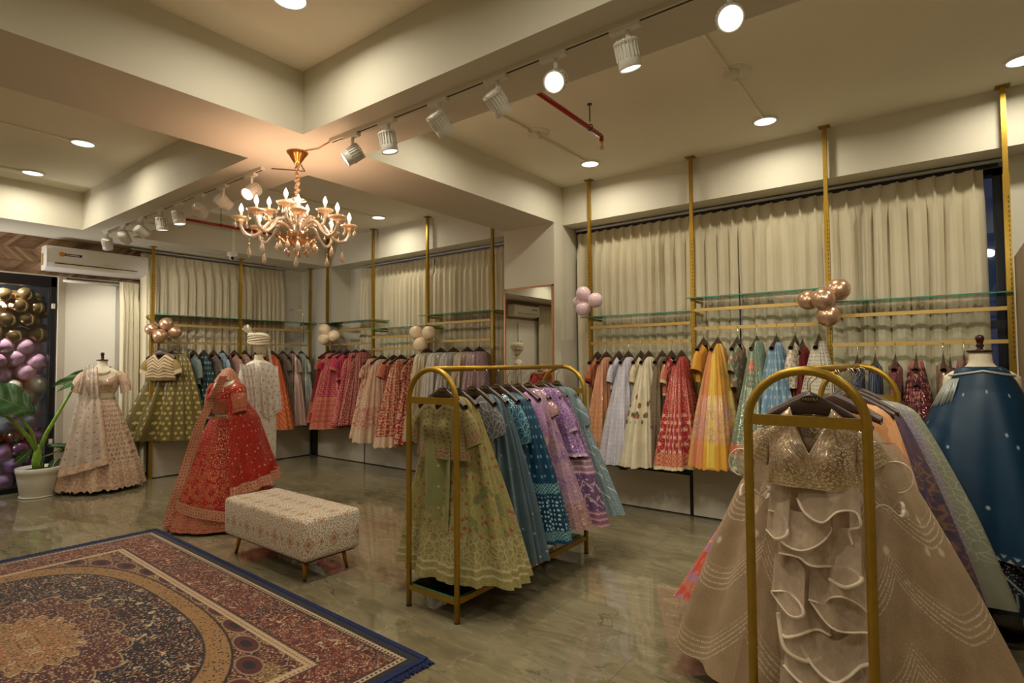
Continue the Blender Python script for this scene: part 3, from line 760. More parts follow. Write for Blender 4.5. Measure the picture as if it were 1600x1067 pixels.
def brack(parent, p, d):
    g = MB().obox(Vector(p) + Vector(d) * .13, Vector(d) * .15, Vector((-d[1], d[0], 0)) * .003, (0, 0, .012)); g.build('bracket', M['gold'], parent)
RY = 5.25
wr = empty('wall_rack', (0, 0, 0), 0, 'gold post and bar rack in front of the right-hand window', 'clothes rack')
for x in (-2.97, -1.87, -.745, .376): post(wr, x, RY + .02, ZC, .46)
for a, b, zs in ((-2.97, -1.87, (1.803, 1.634)), (-1.87, -.745, (1.919, 1.745)), (-.745, .376, (1.80, 1.568))):
    for z in zs: bar(wr, (a + .02, RY, z), (b - .02, RY, z))
for x, z in ((-2.97, 1.90), (-1.87, 1.90), (-1.87, 2.02), (-.745, 2.02), (-.745, 1.90), (.376, 1.90)): brack(wr, (x, RY + .02, z - .012), (0, 1, 0))
shelf(-3.04, -1.885, 5.18, 5.50, 1.905, 'glass shelf with green edge above the white and cream dresses')
shelf(-1.90, -.76, 5.18, 5.50, 2.025, 'glass shelf with green edge above the mustard and sage dresses')
shelf(-.73, .385, 5.18, 5.50, 1.905, 'glass shelf with green edge above the maroon dresses, next to the blue mannequin')
wn = empty('wall_rack', (0, 0, 0), 0, 'gold post and bar rack in the niche between corner and mirror column', 'clothes rack')
for x in (-7.62, -6.52, -5.41, -4.30): post(wn, x, RY + .02, ZC, .46)
for a, b, zs in ((-7.62, -6.52, (1.94, 1.73)), (-6.52, -5.41, (1.812, 1.642)), (-5.41, -4.30, (1.954, 1.72))):
    for z in zs: bar(wn, (a + .02, RY, z), (b - .02, RY, z))
for x, z in ((-7.62, 2.055), (-6.52, 2.055), (-6.52, 1.92), (-5.41, 1.92), (-5.41, 2.055), (-4.3, 2.055)): brack(wn, (x, RY + .02, z - .012), (0, 1, 0))
shelf(-7.72, -6.44, 5.18, 5.50, 2.06, 'glass shelf with green edge above the magenta dresses')
shelf(-6.50, -5.36, 5.18, 5.50, 1.925, 'glass shelf with green edge above the red and cream dresses, the lowest of three')
shelf(-5.50, -4.20, 5.18, 5.50, 2.06, 'glass shelf with green edge above the sequinned pastel dresses beside the mirror')
LX = -8.03
wl = empty('wall_rack', (0, 0, 0), 0, 'gold post and bar rack on the far left wall', 'clothes rack')
for y in (2.97, 4.11, 5.24): post(wl, LX, y, ZB, 0 if y < 3 else .5)
for a, b in ((2.97, 4.11), (4.11, 5.24)):
    for z in (1.96, 1.73): bar(wl, (LX, a + .02, z), (LX, b - .02, z))
for y in (2.97, 4.11, 5.24): brack(wl, (LX, y, 2.07), (-1, 0, 0))
shelf(-8.25, -7.97, 2.99, 4.10, 2.083, 'glass shelf with green edge above the olive and teal dresses')
shelf(-8.25, -7.97, 4.12, 5.32, 2.083, 'glass shelf with green edge above the groom mannequin')

# ------------------------------------------------------------------ low cabinets
def cabinet(axis, a0, a1, front, back, style, label):
    """axis x: front face at y=front looking -y ; axis y: front face at x=front looking +x"""
    t = empty('low_cabinet', (0, 0, 0), 0, label, 'cabinet')
    def bx(g, a, b, f0, f1, z0, z1):   # f measured from the front face backwards
        if axis == 'x': return g.box(a, b, front + f0, front + f1, z0, z1)
        return g.box(front - f1, front - f0, a, b, z0, z1)
    D = abs(back - front)
    bx(MB(), a0, a1, .03, D, .015, .40).build('carcass', M['black'], t)
    if style == 'panel':
        bx(MB(), a0 + .004, a1 - .004, 0, .022, .012, .452).build('front_panel', M['cab'], t)
        bx(MB(), a0, a1, 0.0, D, .458, .485).build('top', M['cabtop'], t)
    else:
        f = bx(MB(), a0 + .004, a1 - .004, 0, .022, .012, .375).build('drawer_front', M['cab'], t)
        m = (a0 + a1) / 2; g = MB()
        pts = [(m - .055, .376), (m + .055, .376), (m + .035, .350), (m - .035, .350)]
        if axis == 'x': g.v = [(p, front - .0015, z) for p, z in pts] + [(p, front + .01, z) for p, z in pts]
        else: g.v = [(front + .0015, p, z) for p, z in pts] + [(front - .01, p, z) for p, z in pts]
        for q in ((0, 1, 2, 3), (7, 6, 5, 4), (0, 4, 5, 1), (1, 5, 6, 2), (2, 6, 7, 3), (3, 7, 4, 0)): g.face(q, sm=False)
        g.build('finger_pull', M['black'], f)
        bx(MB(), a0, a1, .02, D, .376, .47).build('open_niche', M['black'], t)
        bx(MB(), a0, a1, 0.0, D, .47, .485).build('top', M['black'], t)
    bx(MB(), a0, a1, 0.004, D, 0, .012).build('plinth', M['black'], t)
    return t
cabinet('y', 3.0, 5.26, -8.05, -8.42, 'panel', 'long grey cabinet with plain front under the far left rack')
cabinet('x', -7.86, -6.72, 5.27, 5.345, 'panel', 'grey cabinet with plain front under the magenta dresses, in the corner')
cabinet('x', -6.70, -5.44, 5.27, 5.52, 'drawer', 'grey drawer cabinet under the red and cream dresses')
cabinet('x', -5.42, -4.05, 5.27, 5.52, 'drawer', 'grey drawer cabinet under the sequinned dresses, behind the centre rack')
cabinet('x', -3.30, -1.93, 5.27, 5.52, 'drawer', 'grey drawer cabinet under the white and cream dresses')
cabinet('x', -1.905, -.76, 5.27, 5.52, 'panel', 'grey cabinet with plain front under the yellow dress')
cabinet('x', -.745, .36, 5.27, 5.52, 'drawer', 'grey drawer cabinet behind the blue mannequin')
struct('trim_cabinet_gap', MB().box(-8.04, -7.865, 5.275, 5.35, 0, .485).box(-7.9, -7.865, 5.262, 5.28, 0, .485).box(-1.928, -1.907, 5.268, 5.5, 0, .485), M['black'])

# oak partition at the right edge
t = empty('partition_panel', (.405, 3.0, 0), 0, 'greyed oak partition standing at the right edge behind the blue mannequin', 'partition')
for k in range(5):
    MB().box(0, .03, k * .455, k * .455 + .452, 0, 2.16).build('board', M['oak'], t)

# ------------------------------------------------------------------ mirror
t = empty('wall_mirror', (-3.685, 5.15, 0), 0, 'tall mirror in a thin rose gold frame on the column', 'mirror')
MB().box(-.325, .325, -.016, -.010, .14, 2.27).build('glass', M['mirror'], t)
MB().box(-.335, -.318, -.024, 0, .12, 2.285).box(.318, .335, -.024, 0, .12, 2.285).box(-.335, .335, -.024, 0, 2.268, 2.285).box(-.335, .335, -.024, 0, .12, .137).build('frame', M['rosegold'], t)
# ------------------------------------------------------------------ garments
HB = {}
def hanger(x, y, zrail, rz, label, logo=False, group=None, top=None):
    """dark wooden hanger hooked over a rail at height zrail; arms along its local x"""
    drop = .085 if top is None else top
    t = empty('clothes_hanger', (x, y, zrail), rz, label, 'hanger', group)
    if not HB:
        g = MB(); nx = 24
        def sec(u, v):
            s_ = -1 + 2 * u; a = abs(s_); X = .185 * s_
            zt = -.105 * a ** 1.1 + .002; th_ = .066 * (1 - a) ** 1.4 + .022 + .012 * (a > .75)
            w = .008 + .012 * a ** 2
            q = 2 * pi * v; return (X, w * cos(q), zt - th_ / 2 + th_ / 2 * sin(q) - .0)
        g.grid(lambda u, v: sec(v, u), 10, nx, True)
        HB['body'] = g.build('body', M['hanger'], t)
        hk = [(0, 0, -.01), (0, 0, .045)] + [(0 + .018 * (1 - cos(a)) * 0 + .018 * sin(a) * 0, .0, 0) for a in []]
        hk = [(0, 0, -.03), (0, 0, .035), (.010, 0, .052), (.022, 0, .062), (.024, 0, .078), (.014, 0, .092), (0, 0, .097), (-.014, 0, .090), (-.020, 0, .078)]
        HB['hook'] = MB().tube(hk, .0022, 6).build('hook', M['hook'], t)
        lg = MB().grid(lambda u, v: (.034 * v * cos(2 * pi * u), -.0088, -.026 + .013 * v * sin(2 * pi * u)), 20, 1, True)
        HB['plate'] = lg.build('logo_plate', M['black'], t)
        cu = bpy.data.curves.new('logo_text', 'FONT'); cu.body = 'VASTRA'; cu.size = .0165; cu.align_x = 'CENTER'; cu.align_y = 'CENTER'; cu.extrude = .0002
        to = bpy.data.objects.new('logo_text', cu); COL.objects.link(to); bpy.context.view_layer.update()
        me = bpy.data.meshes.new_from_object(to.evaluated_get(bpy.context.evaluated_depsgraph_get())); bpy.data.objects.remove(to)
        me.materials.clear(); me.materials.append(M['goldbar'])
        HB['text'] = bpy.data.objects.new('logo_text', me); COL.objects.link(HB['text']); HB['text'].parent = HB['plate']
        HB['text'].location = (0, -.0092, -.026); HB['text'].rotation_euler = (pi / 2, 0, 0)
        parts = [HB['body'], HB['hook'], HB['plate']]
    else:
        parts = [mesh_from(HB['body'], 'body', t), mesh_from(HB['hook'], 'hook', t)]
        if logo:
            p = mesh_from(HB['plate'], 'logo_plate', t); parts.append(p)
            q = HB['text'].copy(); COL.objects.link(q); q.parent = p
    parts[0].location = (0, 0, -drop); parts[1].location = (0, 0, -drop if top is None else -drop)
    # hook reaches the rail: stretch its shank
    parts[1].scale = (1, 1, max(.6, (drop + .012) / .097)); parts[1].location = (0, 0, -drop)
    if len(parts) > 2: parts[2].location = (0, 0, -drop)
    return t

def skirt_mesh(L, wt, wh, dt, dh, seed, pleats=11, amp=.10, skew=(0, 0), scal=0.0, nz=16, nu=110, dome=True, p=.8, hang=0.0, round_=1.0):
    """closed cone of cloth with falling folds; UV in metres, v from the hem up"""
    r = random.Random(seed); ph = [r.uniform(0, 6.28) for _ in range(4)]; k2 = pleats + r.choice((-2, 3, 4)); circ = pi * (wh + dh)
    def f(u, t):
        th = 2 * pi * u; q = t ** p
        a = wt + (wh - wt) * q; b = dt + (dh - dt) * q
        if dome and t < .07:
            s_ = sqrt(max(0.0, 1 - (1 - t / .07) ** 2)); s_ = .42 + .58 * s_; a *= s_; b *= .6 + .4 * s_
        fold = amp * min(1, t * 1.6 + .12) * (.6 * sin(pleats * th + ph[0] + 1.2 * sin(2 * th + ph[1])) + .4 * sin(k2 * th + ph[2])) + .05 * t * sin(3 * th + ph[3])
        c_, s2 = cos(th), sin(th); dn = (.002 + .014 * min(1, t * 1.3)) * (sin(2 * pleats * th + ph[1] + .8 * sin(3 * th)) + .7 * sin((3 * k2) * th + ph[3])) * amp / .12
        z = -L * t - (.035 * abs(c_) ** 2 if t < .07 else .035) * 0
        if t > .9: z -= hang * c_ * (t - .9) * 10 + scal * abs(sin(pleats * 1.5 * th)) * (t - .9) * 10
        return (a * c_ * (1 + fold * .6) + skew[0] * t + dn * c_, b * s2 * (1 + fold * (1.0 + .06 / max(.02, b))) + skew[1] * t + dn * s2, z)
    g = MB(); ts = [0, .012, .03, .05, .07] + [.07 + .93 * k / nz for k in range(1, nz + 1)]
    g.grid(lambda u, v: f(u, ts[int(round(v * (len(ts) - 1)))]), nu, len(ts) - 1, True, uvf=lambda u, v: (u * circ, L * (1 - ts[int(round(v * (len(ts) - 1)))])))
    return g

def blouse_mesh(L, w, seed, dep=.05, bust=.0, flare=1.05, vdip=.085):
    """hung bodice: shoulder seams on top, V neck in front, dart-shaped bust when bust > 0"""
    r = random.Random(seed); ph = r.uniform(0, 6)
    def f(u, v):
        th = 2 * pi * u; c_ = cos(th); s_ = sin(th); ww = w * (1 + (flare - 1) * v) * (1 - .10 * sin(pi * min(1, v * 1.1)) * (1 if bust else .3)); x = ww * c_; ax = abs(w * c_)
        if ax > .07: zt = -.008 - .085 * (ax - .07) / (w - .07); k = min(1, .2 + v / .14)
        else:
            q = 1 - ax / .07; zt = -.008 - (vdip if s_ < 0 else .035) * q ** .8; k = min(1, .2 + .8 * q + v / .14)
        z = zt + (-L - zt) * v; y = dep * (abs(s_) ** .7) * (1 if s_ > 0 else -1) * k * (1 - .15 * v)
        if s_ < 0 and bust: y -= bust * math.exp(-((ax - .072) / .048) ** 2) * math.exp(-((z + .19) / .055) ** 2)
        return (x + .004 * sin(5 * th + ph) * v, y + .006 * sin(7 * th + ph) * v, z)
    g = MB(); g.grid(f, 56, 20, True, uvf=lambda u, v: (u * 4 * w, L * (1 - v))); return g
def sleeve_mesh(sgn, w, L=.2, r0=.06, r1=.075, out=.09, fwd=0.0, seed=0):
    a = Vector((sgn * (w - .03), 0, -.10)); b = Vector((sgn * (w + out), fwd, -.10 - L)); rnd = random.Random(seed)
    d = (b - a).normalized(); sd = Vector((0, 1, 0)); up_ = d.cross(sd).normalized()
    def f(u, v):
        th = 2 * pi * u; q = a.lerp(b, v) + Vector((sgn * .018 * sin(pi * v), 0, 0)); rr = r0 * .85 + (r1 - r0 * .85) * v + .006 * sin(pi * v)
        return q + up_ * (rr * cos(th)) + sd * (rr * .48 * sin(th) * (1 + .12 * sin(4 * th + v * 3)))
    g = MB(); g.grid(f, 18, 6, True, uvf=lambda u, v: (u * .4, L * (1 - v))); return g

FB = {}
def fab(key, *a, **k):
    if key not in FB: FB[key] = fabric(key, *a, **k)
    return FB[key]
GI = [100]
def put(kind, x, y, zrail, rz, mat, text, cat, L=1.0, hang_text=None, logo=False, lining=None, **k):
    """garment under a hanger on a rail; local x runs along the hanger"""
    GI[0] += 1; sd = GI[0]; drop = k.pop('drop', .10); zt = zrail - drop - .03; L -= .025
    hanger(x, y, zrail, rz, ' '.join(('dark hanger of the ' + (hang_text or text)).replace(',', '').split()[:15]), logo, top=drop - .018)
    if kind == 'skirt':
        L = L; g = skirt_mesh(L, k.get('wt', .12), k.get('wh', .33) * 1.06, k.get('dt', .03), k.get('dh', .09) * (1.4 if abs(x) > 2.6 or y > 4 else 1.1), sd, k.get('pleats', 9), k.get('amp', .14), k.get('skew', (0, 0)), k.get('scal', 0), p=k.get('p', .75), hang=k.get('hang', 0))
        o = g.build(k.get('name', 'lehenga_skirt'), mat); o.location = (x, y, zt - .015); o.rotation_euler.z = rz; tag(o, text, cat)
        return o
    w = k.get('w', .185); nm = k.get('name', 'blouse' if kind == 'blouse' else 'dress')
    t = empty(nm, (x, y, zt), rz, text, cat)
    if kind == 'blouse':
        blouse_mesh(L, w, sd, k.get('dep', .045), k.get('bust', 0), k.get('flare', 1.05), k.get('vdip', .085)).build('bodice', mat, t)
    else:
        g = skirt_mesh(L, w * .85, k.get('wh', .33) * 1.06, k.get('dt', .04), k.get('dh', .09) * (1.35 if abs(x) > 2.6 or y > 4 else 1.1), sd, k.get('pleats', 9), k.get('amp', .13), k.get('skew', (0, 0)), k.get('scal', 0), p=k.get('p', 1.1))
        g.build('body', mat, t)
    sm = k.get('smat', mat)
    for s_ in (-1, 1):
        sleeve_mesh(s_, w, k.get('sl', .17), k.get('r0', .045), k.get('r1', .055), k.get('out', .035), seed=sd).build('sleeve', sm, t)
    return t

R90 = radians(90)
# palette
cream = (232, 222, 196); gold = (206, 164, 96); silver = (214, 214, 206); white = (240, 236, 226)
# ---- right-hand rack, first bay (rail 1.634): white and cream dresses
z1, z2, z3 = 1.634, 1.745, 1.568
m = fab('terracotta_print', (176, 88, 66), [('vine', gold, 22, .10, None, None), ('blotch', (196, 130, 70), 14, .56, None, None), ('band', (150, 40, 50), 1, 1, None, .03)])
put('blouse', -2.86, 5.22, z1, R90, m, 'small terracotta blouse with wine cuff, first on the rail right of the pink balloons', 'blouse', L=.34, w=.17)
m = fab('coral_zigzag', (206, 138, 104), [('zig', gold, 8, .22, .3, None), ('zig', (186, 106, 84), 8, .08, None, None), ('buti', (206, 170, 70), 9, .3, .2, .5), ('band', (190, 122, 78), 1, 1, None, .17), ('lattice', gold, 22, .16, None, .17), ('sequin', (240, 220, 190), 60, .16, None, None)])
put('skirt', -2.75, 5.20, z1, R90, m, 'coral and gold zigzag lehenga skirt at the left end of the rail beside the column', 'skirt', L=1.00, wh=.34, dh=.11, skew=(-.02, 0))
m = fab('lilac_white', (214, 210, 222), [('buti', (176, 170, 190), 11, .22, None, None), ('sequin', white, 70, .14, None, None), ('hstripe', (190, 186, 204), 6, .05, .1, .5)])
put('blouse', -2.62, 5.22, z1, R90, m, 'pale lilac blouse between the coral and the white lehenga skirts', 'blouse', L=.36, w=.17)
put('skirt', -2.50, 5.19, z1, R90, m, 'pale lilac-white lehenga skirt with tiny silver sprigs', 'skirt', L=1.03, wh=.37, dh=.15, skew=(-.03, 0), hang=.0)
m2 = fab('ivory_plain', (228, 216, 184), [('dots', gold, 14, .18, None, None)])
put('blouse', -2.38, 5.22, z1, R90, m2, 'ivory blouse behind the cream leaf skirt', 'blouse', L=.34, w=.17)
m = fab('cream_leaf', (232, 222, 190), [('dots', (150, 92, 76), 5.5, .20, .38, .68, .75), ('dots', (96, 96, 66), 6.5, .17, .34, .6, .9), ('vine', (214, 190, 140), 9, .015, None, None)], rough=.6)
put('skirt', -2.28, 5.18, z1, R90, m, 'cream lehenga skirt with dark brown and green leaf motifs', 'skirt', L=1.03, wh=.37, dh=.15, skew=(-.03, 0))
m = fab('mushroom_brown', (140, 122, 98), [('vine', (186, 160, 110), 12, .05, None, None)])
put('skirt', -2.17, 5.24, z1, R90, m, 'mushroom brown skirt half hidden between the cream and the red ones', 'skirt', L=.98, wh=.30, dh=.08)
m = fab('crimson_gold', (176, 28, 40), [('vine', (226, 170, 130), 16, .05, .52, None), ('vstripe', (222, 150, 120), 14, .14, .05, .8), ('buti', (236, 190, 160), 7, .33, .08, .5), ('band', (196, 90, 66), 1, 1, .03, .14), ('lattice', (226, 170, 130), 16, .12, .03, .14), ('band', (226, 206, 164), 1, 1, None, .03), ('sequin', (246, 214, 190), 60, .14, None, None)])
put('blouse', -2.06, 5.20, z1, R90, m, 'crimson embroidered blouse with flared sleeve beside the red lehenga skirt', 'blouse', L=.40, w=.18)
put('skirt', -1.96, 5.19, z1, R90, m, 'crimson lehenga skirt with gold lattice hem and cream edging', 'skirt', L=1.02, wh=.37, dh=.14, skew=(-.03, 0))
# ---- second bay: mustard to white
m = fab('mustard', (216, 150, 36), [('vine', (236, 190, 90), 18, .06, None, None), ('sequin', (240, 220, 170), 60, .12, None, None)])
put('blouse', -1.76, 5.22, z2, R90, m, 'mustard yellow blouse, first after the second gold post', 'blouse', L=.38, w=.18, r0=.06, r1=.09)
m = fab('yellow_peach', (228, 168, 52), [('vstripe', (224, 140, 96), 1.6, .45, None, None), ('vstripe', (238, 206, 90), 3.1, .25, None, None), ('ring', (176, 128, 150), 7, .10, .22, .52, 1), ('vine', (226, 214, 190), 14, .04, .25, .58), ('sequin', (226, 214, 226), 70, .2, .2, .6), ('band', (216, 150, 40), 1, 1, None, .015)], rough=.6)
put('skirt', -1.62, 5.18, z2, R90, m, 'yellow and peach lehenga skirt with lilac flower cluster', 'skirt', L=1.08, wh=.37, dh=.15, skew=(-.03, 0), scal=.01)
m = fab('sage_coral_print', (128, 140, 110), [('blotch', (206, 108, 78), 10, .56, None, None), ('blotch', (226, 206, 186), 14, .6, None, None), ('vine', (80, 96, 72), 20, .05, None, None)])
put('blouse', -1.46, 5.22, z2, R90, m, 'sage and coral printed blouse between the yellow and the sage skirts', 'blouse', L=.42, w=.18)
m = fab('sage_sequin', (128, 150, 122), [('vine', (196, 204, 176), 16, .05, .2, None), ('lattice', (180, 190, 160), 7, .07, .3, .7), ('band', (214, 110, 74), 1, 1, .14, .22), ('buti', (236, 196, 160), 9, .38, .02, .2), ('sequin', (232, 236, 220), 55, .2, None, None)])
put('dress', -1.29, 5.19, z2, R90, m, 'sage green sequinned dress with coral band near the hem', 'dress', L=1.10, w=.17, wh=.38, dh=.15, sl=.30, out=.03, skew=(-.03, 0))
m = fab('sky_blue', (132, 168, 190), [('vstripe', (120, 156, 182), 9, .4, None, None), ('buti', (206, 220, 226), 6, .25, .1, None), ('sequin', (226, 236, 240), 60, .08, None, None)], rough=.5)
put('skirt', -1.13, 5.18, z2, R90, m, 'sky blue lehenga skirt behind the front rack arch', 'skirt', L=1.02, wh=.34, dh=.14)
m = fab('white_floral', (228, 218, 196), [('buti', (160, 110, 60), 8, .36, None, None), ('dots', (70, 40, 34), 16, .12, None, None, .8), ('sequin', white, 60, .12, None, None)])
put('blouse', -.99, 5.20, z2, R90, m, 'white blouse with brown flower sleeve above a maroon skirt', 'blouse', L=.42, w=.19, r1=.09)
m = fab('maroon_plain', (128, 18, 28), [('vstripe', (160, 60, 50), 12, .1, None, None), ('sequin', gold, 50, .1, None, None)])
put('skirt', -.95, 5.28, z2, R90, m, 'maroon red skirt showing under the white floral blouse', 'skirt', L=1.0, wh=.28, dh=.10, drop=.14)
m = fab('white_dotted', (230, 222, 202), [('dots', (84, 62, 46), 26, .17, None, None, .3)])
put('skirt', -.81, 5.19, z2, R90, m, 'white skirt with small dark dots beside the rose-gold balloons', 'skirt', L=1.04, wh=.33, dh=.13)
# ---- third bay: navy and maroon
m = fab('navy_texture', (52, 64, 88), [('dots', (150, 160, 172), 40, .3, None, None, .6)])
put('blouse', -.55, 5.22, z3, R90, m, 'navy tweed-look blouse, first after the third gold post', 'blouse', L=.42, w=.17)
m = fab('navy_stripe', (34, 48, 78), [('vstripe', (140, 156, 176), 22, .16, None, None)])
put('blouse', -.43, 5.22, z3, R90, m, 'navy blouse with thin white stripes', 'blouse', L=.46, w=.17)
m = fab('maroon_floral', (104, 22, 38), [('buti', (206, 120, 120), 13, .36, .2, None), ('vine', (190, 150, 120), 15, .06, None, None), ('band', (170, 90, 90), 1, 1, None, .05)])
put('blouse', -.30, 5.21, z3, R90, m, 'maroon blouse with pink flowers left of the long maroon dress', 'blouse', L=.44, w=.18)
m = fab('maroon_long', (84, 14, 30), [('band', (170, 96, 92), 1, 1, .92, None), ('dots', (200, 120, 110), 16, .3, .66, .95, .5), ('vstripe', (190, 120, 104), 6, .08, .3, .62), ('vine', (196, 158, 116), 9, .05, .05, .45), ('sequin', (226, 180, 160), 50, .15, None, None), ('ring', (190, 130, 110), 6, .12, .05, .3)])
put('dress', -.17, 5.18, z3, R90, m, 'long maroon dress with pink yoke and gold vine embroidery', 'dress', L=1.0, w=.16, wh=.40, dh=.14, sl=.1, out=.02, skew=(-.08, 0))
m = fab('dusty_gold', (150, 112, 92), [('sequin', (226, 196, 160), 50, .3, None, None), ('vine', (110, 76, 66), 18, .1, None, None)])
put('blouse', -.01, 5.20, z3, R90, m, 'dusty gold sequinned blouse right of the maroon dress', 'blouse', L=.42, w=.18, r1=.08, sl=.22)
m = fab('brown_net', (92, 66, 58), [('vine', (170, 130, 100), 14, .06, None, .6)])
put('skirt', .03, 5.26, z3, R90, m, 'brown net skirt below the dusty gold blouse, left of the blue mannequin', 'skirt', L=.95, wh=.30, dh=.10, drop=.14)
m = fab('rose_brown', (160, 104, 96), [('vine', (110, 80, 66), 16, .1, None, None), ('blotch', (196, 140, 130), 8, .5, None, None)])
put('dress', .11, 5.22, z3, R90, m, 'rose and brown dress nearest the neck of the blue mannequin', 'dress', L=.98, w=.17, wh=.33, dh=.10)
# ---- niche: bay A magenta, bay B red-cream, bay C sequins
za, zb_, zc_ = 1.73, 1.642, 1.72
m = fab('crimson_plain', (166, 14, 34), [('band', (196, 120, 84), 1, 1, None, .30), ('vine', (166, 20, 36), 11, .10, None, .30), ('sequin', gold, 50, .08, None, None)])
put('dress', -7.47, 5.20, za, R90, m, 'crimson dress with gold hem, leftmost on the niche rail', 'dress', L=1.05, w=.17, wh=.34, dh=.13, sl=.16)
m = fab('magenta_gold', (176, 12, 62), [('diag', (214, 110, 110), 14, .12, .42, None), ('dots', (226, 150, 130), 30, .2, None, None), ('band', (196, 112, 84), 1, 1, None, .44), ('lattice', (176, 16, 60), 20, .16, .10, .40), ('zig', (176, 16, 50), 12, .3, .05, .12), ('hstripe', (206, 130, 96), 14, .16, None, .44), ('sequin', (236, 190, 160), 60, .14, None, None)])
put('dress', -7.30, 5.16, za, R90, fab('pink_gold_weave', (196, 100, 92), [('vine', (226, 170, 130), 20, .09, None, None), ('band', (180, 20, 60), 1, 1, None, .1)]), 'rose and gold woven dress second on the niche rail', 'dress', L=.99, w=.18, wh=.36, dh=.12, sl=.15)
put('skirt', -7.10, 5.12, za, R90, m, 'wide magenta lehenga skirt with broad gold checked hem', 'skirt', L=1.09, wh=.42, dh=.17)
m = fab('magenta_dotted', (190, 10, 72), [('dots', (236, 130, 150), 30, .26, None, None), ('band', (206, 120, 90), 1, 1, None, .04)])
put('blouse', -6.95, 5.14, za, R90, m, 'bright magenta dotted blouse over the wide magenta skirt', 'blouse', L=.42, w=.18, r0=.07, r1=.09)
m = fab('fuchsia_sequin', (170, 24, 58), [('dots', (226, 140, 130), 34, .28, None, None, .5), ('ring', (214, 130, 100), 7, .16, .05, .36, .6), ('sequin', (236, 190, 160), 60, .16, None, None)])
put('dress', -6.80, 5.18, za, R90, m, 'fuchsia speckled dress, fifth on the niche rail', 'dress', L=1.05, w=.17, wh=.36, dh=.13, sl=.3, out=.03)
m = fab('wine_sequin', (136, 24, 44), [('dots', (206, 140, 120), 38, .3, None, None, .5), ('sequin', (236, 190, 160), 60, .18, None, None)])
put('dress', -6.65, 5.20, za, R90, m, 'wine red speckled dress just left of the second niche post', 'dress', L=1.03, w=.17, wh=.34, dh=.11, sl=.3, out=.03)
m = fab('red_cream_a', (222, 196, 160), [('vine', (186, 40, 36), 15, .10, .1, None), ('blotch', (192, 40, 38), 12, .58, None, None), ('sequin', (240, 210, 170), 60, .12, None, None)])
put('dress', -6.38, 5.17, zb_, R90, m, 'cream dress with red flowers, first right of the second niche post', 'dress', L=1.10, w=.17, wh=.36, dh=.13, sl=.18)
m = fab('red_cream_b', (224, 200, 168), [('vine', (196, 54, 44), 18, .13, .16, None), ('ring', (196, 40, 40), 7, .13, .2, .45, .8), ('vine', (206, 150, 110), 26, .06, None, .16), ('sequin', (240, 210, 170), 60, .12, None, None)])
put('skirt', -6.19, 5.15, zb_, R90, m, 'cream lehenga skirt densely vined in red with a plain gold hem', 'skirt', L=1.12, wh=.38, dh=.15, scal=.012)
m = fab('red_lattice', (196, 84, 66), [('vine', (232, 200, 160), 20, .12, None, None), ('sequin', (240, 210, 170), 60, .1, None, None)])
put('blouse', -5.95, 5.16, zb_, R90, m, 'red and cream lattice blouse with puffed sleeve on the lower niche rail', 'blouse', L=.44, w=.18, r0=.07, r1=.09)
put('skirt', -5.78, 5.14, zb_, R90, fab('red_cream_c', (218, 176, 140), [('dots', (188, 36, 34), 20, .36, .12, None, .6), ('blotch', (190, 40, 36), 9, .64, None, .5), ('band', (226, 196, 164), 1, 1, None, .12), ('sequin', (240, 210, 170), 60, .12, None, None)]), 'red and cream lehenga skirt with scalloped pale hem left of the centre rack', 'skirt', L=1.14, wh=.38, dh=.14, scal=.02)
put('dress', -5.56, 5.18, zb_, R90, fab('red_bold', (186, 34, 36), [('dots', (236, 206, 170), 22, .32, None, None, .8), ('vine', (226, 190, 150), 12, .06, None, None)]), 'red dress with cream speckles beside the peach balloons', 'dress', L=1.12, w=.16, wh=.33, dh=.12, sl=.2)
for x, c, tx, L in ((-5.30, (216, 198, 158), 'champagne', 1.12), (-5.06, (206, 200, 188), 'silver-white', 1.1), (-4.84, (176, 176, 172), 'silver-grey', 1.1), (-4.61, (188, 166, 138), 'beige-gold', 1.1), (-4.42, (158, 118, 138), 'mauve', 1.1)):
    m = fab('net_' + tx, c, [('vstripe', tuple(int(v * .86) for v in c), 16, .25, None, None), ('sequin', (246, 240, 226), 46, .2, None, None), ('sequin', (200, 190, 170), 75, .2, None, None)], rough=.6)
    put('skirt', x, 5.16, zc_, R90, m, '%s sequinned net dress with rounded shoulders behind the centre rack' % tx, 'dress', L=L, wt=.20, wh=.34, dt=.07, dh=.12, name='dress')
# ---- far left rack
zl = 1.73
m = fab('olive_silk', (118, 104, 50), [('buti', (214, 190, 120), 7, .34, None, None), ('vstripe', (104, 90, 40), 8, .3, None, None)], rough=.45)
m_b = fab('olive_blouse', (150, 124, 82), [('hstripe', (222, 200, 166), 22, .5, None, None), ('band', (112, 92, 44), 1, 1, None, .05)])
rl = radians(36)
put('blouse', -7.93, 3.04, zl, rl, m_b, 'striped cream and olive blouse hanging on the first left post', 'blouse', L=.38, w=.19, dep=.05, bust=.03, smat=fab('olive_sleeve', (150, 126, 70), [('band', (222, 200, 166), 1, 1, None, .05), ('vine', (190, 164, 104), 20, .06, None, None)]))
put('skirt', -7.98, 3.22, zl, rl, m, 'wide olive silk lehenga skirt with gold flower sprigs, leftmost on the wall', 'skirt', L=1.12, wt=.17, wh=.50, dt=.05, dh=.18, pleats=8, amp=.16, skew=(-.10, -.02), p=.85)
m = fab('dark_teal', (20, 66, 70), [('buti', (190, 206, 196), 6, .26, None, None)], rough=.5)
put('blouse', -8.00, 3.46, zl, .0, fab('teal_white_print', (30, 80, 84), [('vine', (206, 206, 186), 26, .16, None, None)]), 'teal blouse with white leafy sleeve beside the olive skirt', 'blouse', L=.44, w=.18, sl=.24)
put('skirt', -8.02, 3.60, zl, .0, m, 'dark teal lehenga skirt with sparse silver sprigs', 'skirt', L=1.12, wh=.34, dh=.13)
